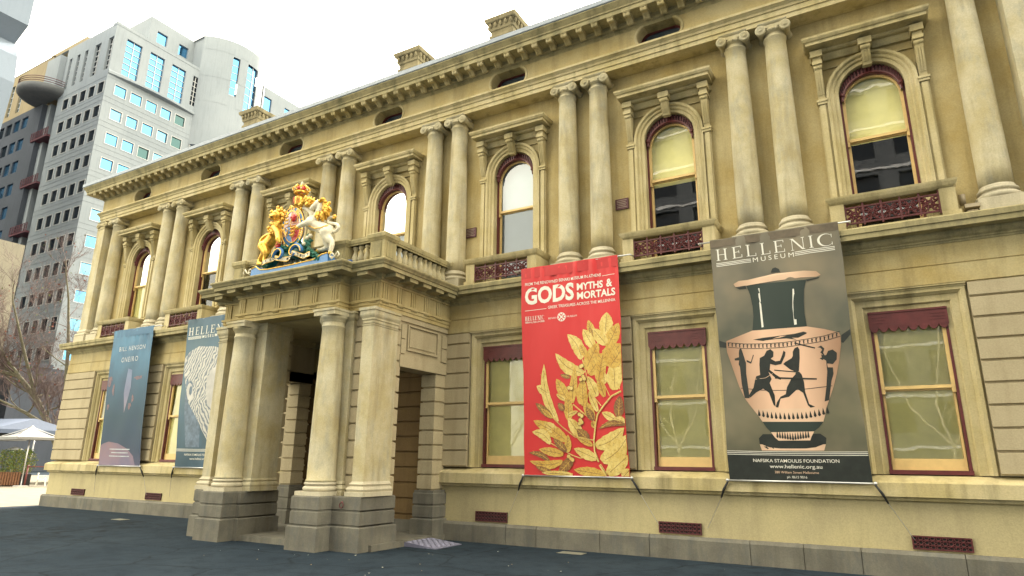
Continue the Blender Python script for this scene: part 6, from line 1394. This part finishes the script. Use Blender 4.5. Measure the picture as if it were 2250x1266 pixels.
# ------------------------------------------------------------------ bare trees
BARK = plain('pale_bark', (0.095, 0.085, 0.05), 0.85, var=0.45, vs=5, bs=0.4); BARKD = plain('twig_bark', (0.085, 0.055, 0.05), 0.85, var=0.3)
LEAFR = plain('dry_red_leaf', (0.20, 0.07, 0.05), 0.7, var=0.5, vs=30); LEAFG = plain('olive_leaf', (0.10, 0.12, 0.03), 0.7, var=0.5, vs=30)
def tree(loc, limbs, label, seed, dens=1.0, leaf=120, twig_len=0.75, group='bare street trees'):
    rng = random.Random(seed); root = tag(empty('bare_tree', loc), label, 'tree', group); I = Vector((-loc[0], -loc[1], -loc[2]))
    tr, tw, lf = MB(), MB(), MB(); tips = []
    def grow(p, d, L, r, lev):
        n = 5; pts = [p]; rad = [r]
        for i in range(n):
            d = (d+Vector((rng.uniform(-1, 1), rng.uniform(-1, 1), rng.uniform(-0.5, 0.9)))*0.20).normalized(); p = p+d*L/n; pts.append(p); rad.append(r*(1-0.62*(i+1)/n))
        (tr if r > 0.05 else tw).tube(pts, rad, 7 if r > 0.05 else 4, cap=False)
        if lev <= 0 or r < 0.006: tips.append((pts[-1], d)); return
        k = max(2, int((4 if lev > 2 else 5)*dens))
        for i in range(k):
            t = rng.uniform(0.3, 1.0); j = min(int(t*n), n-1); q = pts[j].lerp(pts[j+1], t*n-j)
            dd = (d*0.75+Vector((rng.uniform(-1, 1), rng.uniform(-1, 1), rng.uniform(-0.25, 1.0)))*0.85).normalized()
            grow(q, dd, L*rng.uniform(0.5, twig_len), max(0.006, rad[j]*rng.uniform(0.45, 0.65)), lev-1)
    for pts, r0, r1, lev in limbs:
        P = [Vector(p)+I for p in pts]; n = len(P); rad = [r0+(r1-r0)*i/(n-1) for i in range(n)]; tr.tube(P, rad, 9, cap=False)
        for i in range(1, n):
            for q in range(int(3*dens)+1):
                t = rng.random(); s_ = P[i-1].lerp(P[i], t); d = ((P[i]-P[i-1]).normalized()*0.5+Vector((rng.uniform(-1, 1), rng.uniform(-1, 1), rng.uniform(-0.2, 1)))).normalized()
                if s_.z > 3.0: grow(s_, d, rng.uniform(1.6, 3.2), rad[i]*rng.uniform(0.28, 0.5), lev)
        grow(P[-1], (P[-1]-P[-2]).normalized(), 3.0, r1, lev)
    for i in range(leaf):
        p, d = rng.choice(tips); s_ = rng.uniform(0.05, 0.11); a = Vector((rng.uniform(-1, 1), rng.uniform(-1, 1), rng.uniform(-1, 1))).normalized(); b_ = a.orthogonal().normalized()
        lf.add([p+a*s_, p+b_*s_*0.7, p-a*s_, p-b_*s_*0.7], [(0, 1, 2, 3)], i % 3 == 0)
    tr.build('trunk', BARK, root); tw.build('twigs', BARKD, root)
    if leaf: lf.build('leaves', [LEAFR, LEAFG], root)
    return root
tree((-40.4, 12.5, 0), [([(-40.4, 12.5, 0), (-41.2, 12.0, 2.4), (-41.7, 11.5, 3.8), (-42.5, 10.3, 6.2), (-43.4, 9.4, 7.6), (-44.4, 8.3, 9.4), (-46.2, 6.6, 12)], 0.30, 0.10, 3),
    ([(-42.4, 10.4, 6.0), (-42.7, 9.2, 9.2), (-42.9, 8.0, 12.5)], 0.14, 0.06, 3), ([(-41.7, 11.5, 3.8), (-43.6, 10.4, 5.0), (-46.0, 9.0, 6.2)], 0.17, 0.06, 3), ([(-43.4, 9.4, 7.6), (-45.5, 7.6, 8.3), (-47.5, 6.0, 9.2)], 0.16, 0.06, 3)],
    'leaning bare tree with a thick pale trunk behind the white market umbrella', 3, 1.35, 320)
tree((-39.9, 11.8, 0), [([(-39.9, 11.8, 0), (-39.85, 11.3, 5), (-39.7, 10.6, 10.0), (-39.4, 9.9, 13.2)], 0.2, 0.07, 3)], 'slim upright bare tree close to the left corner of the museum', 8, 1.3, 140)

# ------------------------------------------------------------------ cafe at the corner
CANV = plain('white_canvas', (0.20, 0.20, 0.20), 0.7, var=0.08); CANB = plain('blue_white_canvas', (0.085, 0.11, 0.17), 0.7, var=0.08); WOODP = plain('brown_timber', (0.22, 0.10, 0.045), 0.7, var=0.4, vs=8)
def umbrella(loc, half, zt, ze, lb):
    r = tag(empty('market_umbrella', loc), lb, 'umbrella', 'white cafe umbrellas'); m = MB(); n = 8
    sq = [(-half, -half), (half, -half), (half, half), (-half, half)]
    for q in range(4):
        a, b_ = Vector((*sq[q], ze)), Vector((*sq[(q+1) % 4], ze)); ap = Vector((0, 0, zt)); k = 8; vs = []; fs = []
        for i in range(k+1):
            t = i/k; sag = -0.22*math.sin(PI*t)*(zt-ze)
            l, rr_ = ap.lerp(a, t), ap.lerp(b_, t)
            for j in range(7): s_ = j/6; p = l.lerp(rr_, s_); p.z += sag; vs.append(p)
        for i in range(k):
            for j in range(6): fs.append((i*7+j, i*7+j+1, (i+1)*7+j+1, (i+1)*7+j))
        m.add(vs, fs, 0, True); m.quad(a, b_, b_-Vector((0, 0, 0.16)), a-Vector((0, 0, 0.16)))
    m.build('canopy', CANV, r)
    p = MB(); p.tube([(0, 0, 0), (0, 0, zt-0.02)], 0.035, 8); p.box(-0.3, 0.3, -0.3, 0.3, 0, 0.08); p.build('pole', STEEL, r)
    p = MB()
    for s_ in sq: p.tube([(0, 0, zt-0.1), (s_[0]*0.95, s_[1]*0.95, ze-0.0)], 0.015, 4)
    p.build('rib', STEEL, r); return r
umbrella((-34.3, 6.9, 0), 1.25, 3.72, 2.98, 'white square umbrella beside the left corner of the museum'); umbrella((-37.4, 6.3, 0), 1.25, 3.6, 2.95, 'white square umbrella cut off by the left picture edge')
mq = tag(empty('marquee', (-38.5, 7.5, 0)), 'pale blue marquee roof behind the white square umbrella', 'marquee'); m = MB()
m.add([(-3, -2, 3.5), (2.4, -2, 3.5), (2.4, 3, 3.5), (-3, 3, 3.5), (-3, 0.5, 4.35), (2.0, 0.5, 4.25)], [(0, 1, 5, 4), (1, 2, 5), (2, 3, 4, 5), (3, 0, 4)])
m.box(-3, 2.4, -2.02, -1.98, 3.25, 3.5); m.box(2.38, 2.42, -2, 3, 3.25, 3.5); m.build('roof', CANB, mq); p = MB()
for x in (-2.9, 2.3):
    for y in (-1.9, 2.9): p.tube([(x, y, 0), (x, y, 3.5)], 0.04, 6)
p.build('post', STEEL, mq)
sh_ = tag(empty('cafe_shopfront', (-38, 13, 0)), 'dark cafe shopfront in the shade under the umbrellas', 'shopfront'); w = MB(); w.box(-4, 5.4, 0, 1, 0, 3.4); w.build('wall', plain('shopfront_shade', (0.008, 0.007, 0.007), 0.7), sh_)  # near-black wall colour stands in for the shade under the umbrellas
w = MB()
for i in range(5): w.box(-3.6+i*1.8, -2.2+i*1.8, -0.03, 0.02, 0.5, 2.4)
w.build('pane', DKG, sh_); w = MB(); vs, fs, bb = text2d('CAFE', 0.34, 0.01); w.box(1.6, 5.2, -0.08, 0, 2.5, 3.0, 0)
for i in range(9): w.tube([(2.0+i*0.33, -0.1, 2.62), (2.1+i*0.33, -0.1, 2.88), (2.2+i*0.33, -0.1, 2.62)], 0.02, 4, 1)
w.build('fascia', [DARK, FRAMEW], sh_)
fr_ = tag(empty('timber_fence', (-36.6, 6.3, 0)), 'low brown timber plank fence round the cafe tables', 'fence'); w = MB()
fd = Vector((1.62, 0.9, 0)).normalized()
for i in range(22):
    p = fd*(i*0.17-1.9); w.tube([p+Vector((0, 0, 0.06)), p+Vector((0, 0, 0.86))], 0.075, 4)
w.build('plank', WOODP, fr_); w = MB()
for z in (0.2, 0.75): w.tube([fd*-1.9+Vector((0, 0.06, z)), fd*1.8+Vector((0, 0.06, z))], 0.04, 4)
w.build('rail', WOODP, fr_)
post = tag(empty('red_post_rail', (-34.75, 7.3, 0)), 'dark red post and rail at the end of the timber fence', 'rail'); w = MB(); w.tube([(0, 0, 0), (0, 0, 1.3)], 0.05, 6); w.tube([(0, 0, 1.2), (1.7, 0.95, 1.2)], 0.035, 6); w.tube([(1.7, 0.95, 0), (1.7, 0.95, 1.25)], 0.05, 6); w.build('rail', plain('red_brown_paint', (0.16, 0.035, 0.03), 0.5), post)
PLG = plain('planter_leaf', (0.12, 0.17, 0.025), 0.6, var=0.5, vs=12, alt=(0.05, 0.10, 0.02)); PLG2 = plain('planter_leaf_yellow', (0.26, 0.25, 0.04), 0.6, var=0.4, vs=12)
rng = random.Random(6)
for i, (x, y) in enumerate(((-36.6, 6.75), (-35.9, 7.1), (-35.2, 7.4))):
    s_ = tag(empty('planter_shrub', (x, y, 0)), ['leafy yellow green shrub in a planter at the left picture edge', 'leafy yellow green shrub in a planter behind the plank fence', 'leafy yellow green shrub nearest the red post'][i], 'shrub', 'shrubs in the cafe planters')
    m = MB(); m.box(-0.3, 0.3, -0.25, 0.25, 0, 0.75); m.build('planter', DARK, s_); m = MB()
    for k in range(900):
        a = rng.uniform(0, 2*PI); z = rng.uniform(0.8, 2.15); rr_ = 0.55*math.sin(PI*min(1, (z-0.6)/1.7))**0.6*rng.uniform(0.2, 1.05); p = Vector((rr_*math.cos(a), rr_*math.sin(a), z+0.1*math.sin(a*3+i)))
        u = Vector((rng.uniform(-1, 1), rng.uniform(-1, 1), rng.uniform(-0.2, 1))).normalized(); v = u.orthogonal().normalized(); L_ = rng.uniform(0.06, 0.12)
        m.add([p, p+u*L_*0.5+v*L_*0.3, p+u*L_, p+u*L_*0.5-v*L_*0.3], [(0, 1, 2, 3)], int(k % 3 == 0))
    m.build('foliage', [PLG, PLG2], s_); m = MB()
    for k in range(5): m.tube([(0, 0, 0.7), (rng.uniform(-0.2, 0.2), rng.uniform(-0.2, 0.2), 1.7)], 0.012, 4)
    m.build('stem', BARK, s_)
ht = tag(empty('patio_heater', (-36.7, 7.25, 0)), 'mushroom shaped patio heater standing among the planter shrubs', 'heater'); m = MB(); m.lathe([(0.0, 2.42), (0.12, 2.40), (0.42, 2.27), (0.43, 2.24), (0.1, 2.26), (0, 2.26)], seg=20); m.build('reflector', STEEL, ht); m = MB(); m.lathe([(0, 0), (0.16, 0), (0.16, 0.6), (0.04, 0.7), (0.03, 1.9), (0.09, 1.92), (0.09, 2.25), (0, 2.25)], seg=14); m.build('body', STEEL, ht)
PLAS = plain('white_plastic', (0.72, 0.70, 0.60), 0.45, var=0.05)
def chair(loc, rz, lb):
    r = tag(empty('plastic_chair', loc, rz), lb, 'chair', 'white cafe chairs'); m = MB(); m.box(-0.22, 0.22, -0.22, 0.22, 0.41, 0.44); m.build('seat', PLAS, r)
    m = MB(); m.box(-0.22, 0.22, 0.20, 0.23, 0.74, 0.82)
    for x in (-0.2, -0.07, 0.07, 0.2): m.box(x-0.03, x+0.03, 0.20, 0.225, 0.44, 0.76)
    m.build('backrest', PLAS, r)
    for sx in (-1, 1):
        for sy in (-1, 1): m = MB(); m.tube([(sx*0.20, sy*0.20, 0.42), (sx*0.25, sy*0.25, 0)], 0.022, 5); m.build('leg', PLAS, r)
        m = MB(); m.tube([(sx*0.23, -0.2, 0.42), (sx*0.25, -0.2, 0.64), (sx*0.24, 0.2, 0.66)], 0.022, 5); m.build('armrest', PLAS, r)
    return r
chair((-34.2, 7.95, 0), 2.6, 'white plastic chair behind the red rail near the museum corner'); chair((-33.2, 8.3, 0), 3.6, 'white plastic chair half hidden by the museum corner')

# ------------------------------------------------------------------ the other side of the street (behind the camera; it shades the front and shows in the panes)
op = tag(empty('street_office_block', (18, -40, 0)), 'dark banded office block across the street, mirrored in the upper windows', 'building')
w = MB(); hs = [(x, x+2.6, 4+3.6*k, 6.2+3.6*k) for k in range(12) for x in range(-26, 66, 4)]
pierced(w, -27, 70, 0, 48, hs, lambda u, z, d: (u, -d, z), 0.3, 0); w.quad((-27, 0, 0), (-27, -20, 0), (-27, -20, 48), (-27, 0, 48)); w.quad((70, 0, 0), (70, -20, 0), (70, -20, 48), (70, 0, 48)); w.quad((-27, 0, 48), (70, 0, 48), (70, -20, 48), (-27, -20, 48)); w.quad((-27, -20, 0), (70, -20, 0), (70, -20, 48), (-27, -20, 48))
for k in range(13): w.box(-27, 70, -0.05, 0.12, 2.9+3.6*k, 3.1+3.6*k, 1)
w.build('wall', [stone('office_dark_panel', (0.10, 0.11, 0.12), (0.08, 0.09, 0.10), (0.06, 0.06, 0.07), 0.3, bs=0.05), FRAMEW], op); w = MB(); w.quad((-27, -0.32, 3), (70, -0.32, 3), (70, -0.32, 47.5), (-27, -0.32, 47.5)); w.build('pane', DKG, op)

cb = tag(empty('corner_office_block', (-165, -15, 0), -PI/2), 'tall dark block diagonally across the crossing, mirrored in the tower windows', 'building')
w = MB(); hs = [(x, x+3.0, 3+3.8*k, 5.4+3.8*k) for k in range(29) for x in range(-38, 36, 5)]
pierced(w, -40, 38, 0, 116, hs, lambda u, z, d: (u, -d, z), 0.3, 0)
for a_, b_ in (((-40, 0), (-40, -24)), ((38, 0), (38, -24)), ((-40, -24), (38, -24))): w.quad((*a_, 0), (*b_, 0), (*b_, 116), (*a_, 116))
w.quad((-40, 0, 116), (38, 0, 116), (38, -24, 116), (-40, -24, 116)); w.build('wall', stone('slate_panel', (0.07, 0.08, 0.10), (0.055, 0.065, 0.08), (0.04, 0.045, 0.06), 0.3, bs=0.05), cb)
w = MB(); w.quad((-40, -0.32, 2), (38, -0.32, 2), (38, -0.32, 115), (-40, -0.32, 115)); w.build('pane', DKG, cb)
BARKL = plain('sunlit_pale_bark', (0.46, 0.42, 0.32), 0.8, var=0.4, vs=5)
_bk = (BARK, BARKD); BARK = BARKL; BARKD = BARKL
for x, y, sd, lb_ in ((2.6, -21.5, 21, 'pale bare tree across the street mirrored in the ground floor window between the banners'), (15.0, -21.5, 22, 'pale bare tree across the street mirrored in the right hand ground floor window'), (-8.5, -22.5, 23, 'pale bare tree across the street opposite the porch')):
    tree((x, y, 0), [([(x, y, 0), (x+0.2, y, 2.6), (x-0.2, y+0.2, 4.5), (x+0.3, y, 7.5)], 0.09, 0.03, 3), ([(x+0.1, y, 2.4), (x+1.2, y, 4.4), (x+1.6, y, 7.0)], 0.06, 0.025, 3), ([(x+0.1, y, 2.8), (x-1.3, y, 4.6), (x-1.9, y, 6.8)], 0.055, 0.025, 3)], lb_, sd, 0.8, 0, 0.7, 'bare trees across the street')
BARK, BARKD = _bk
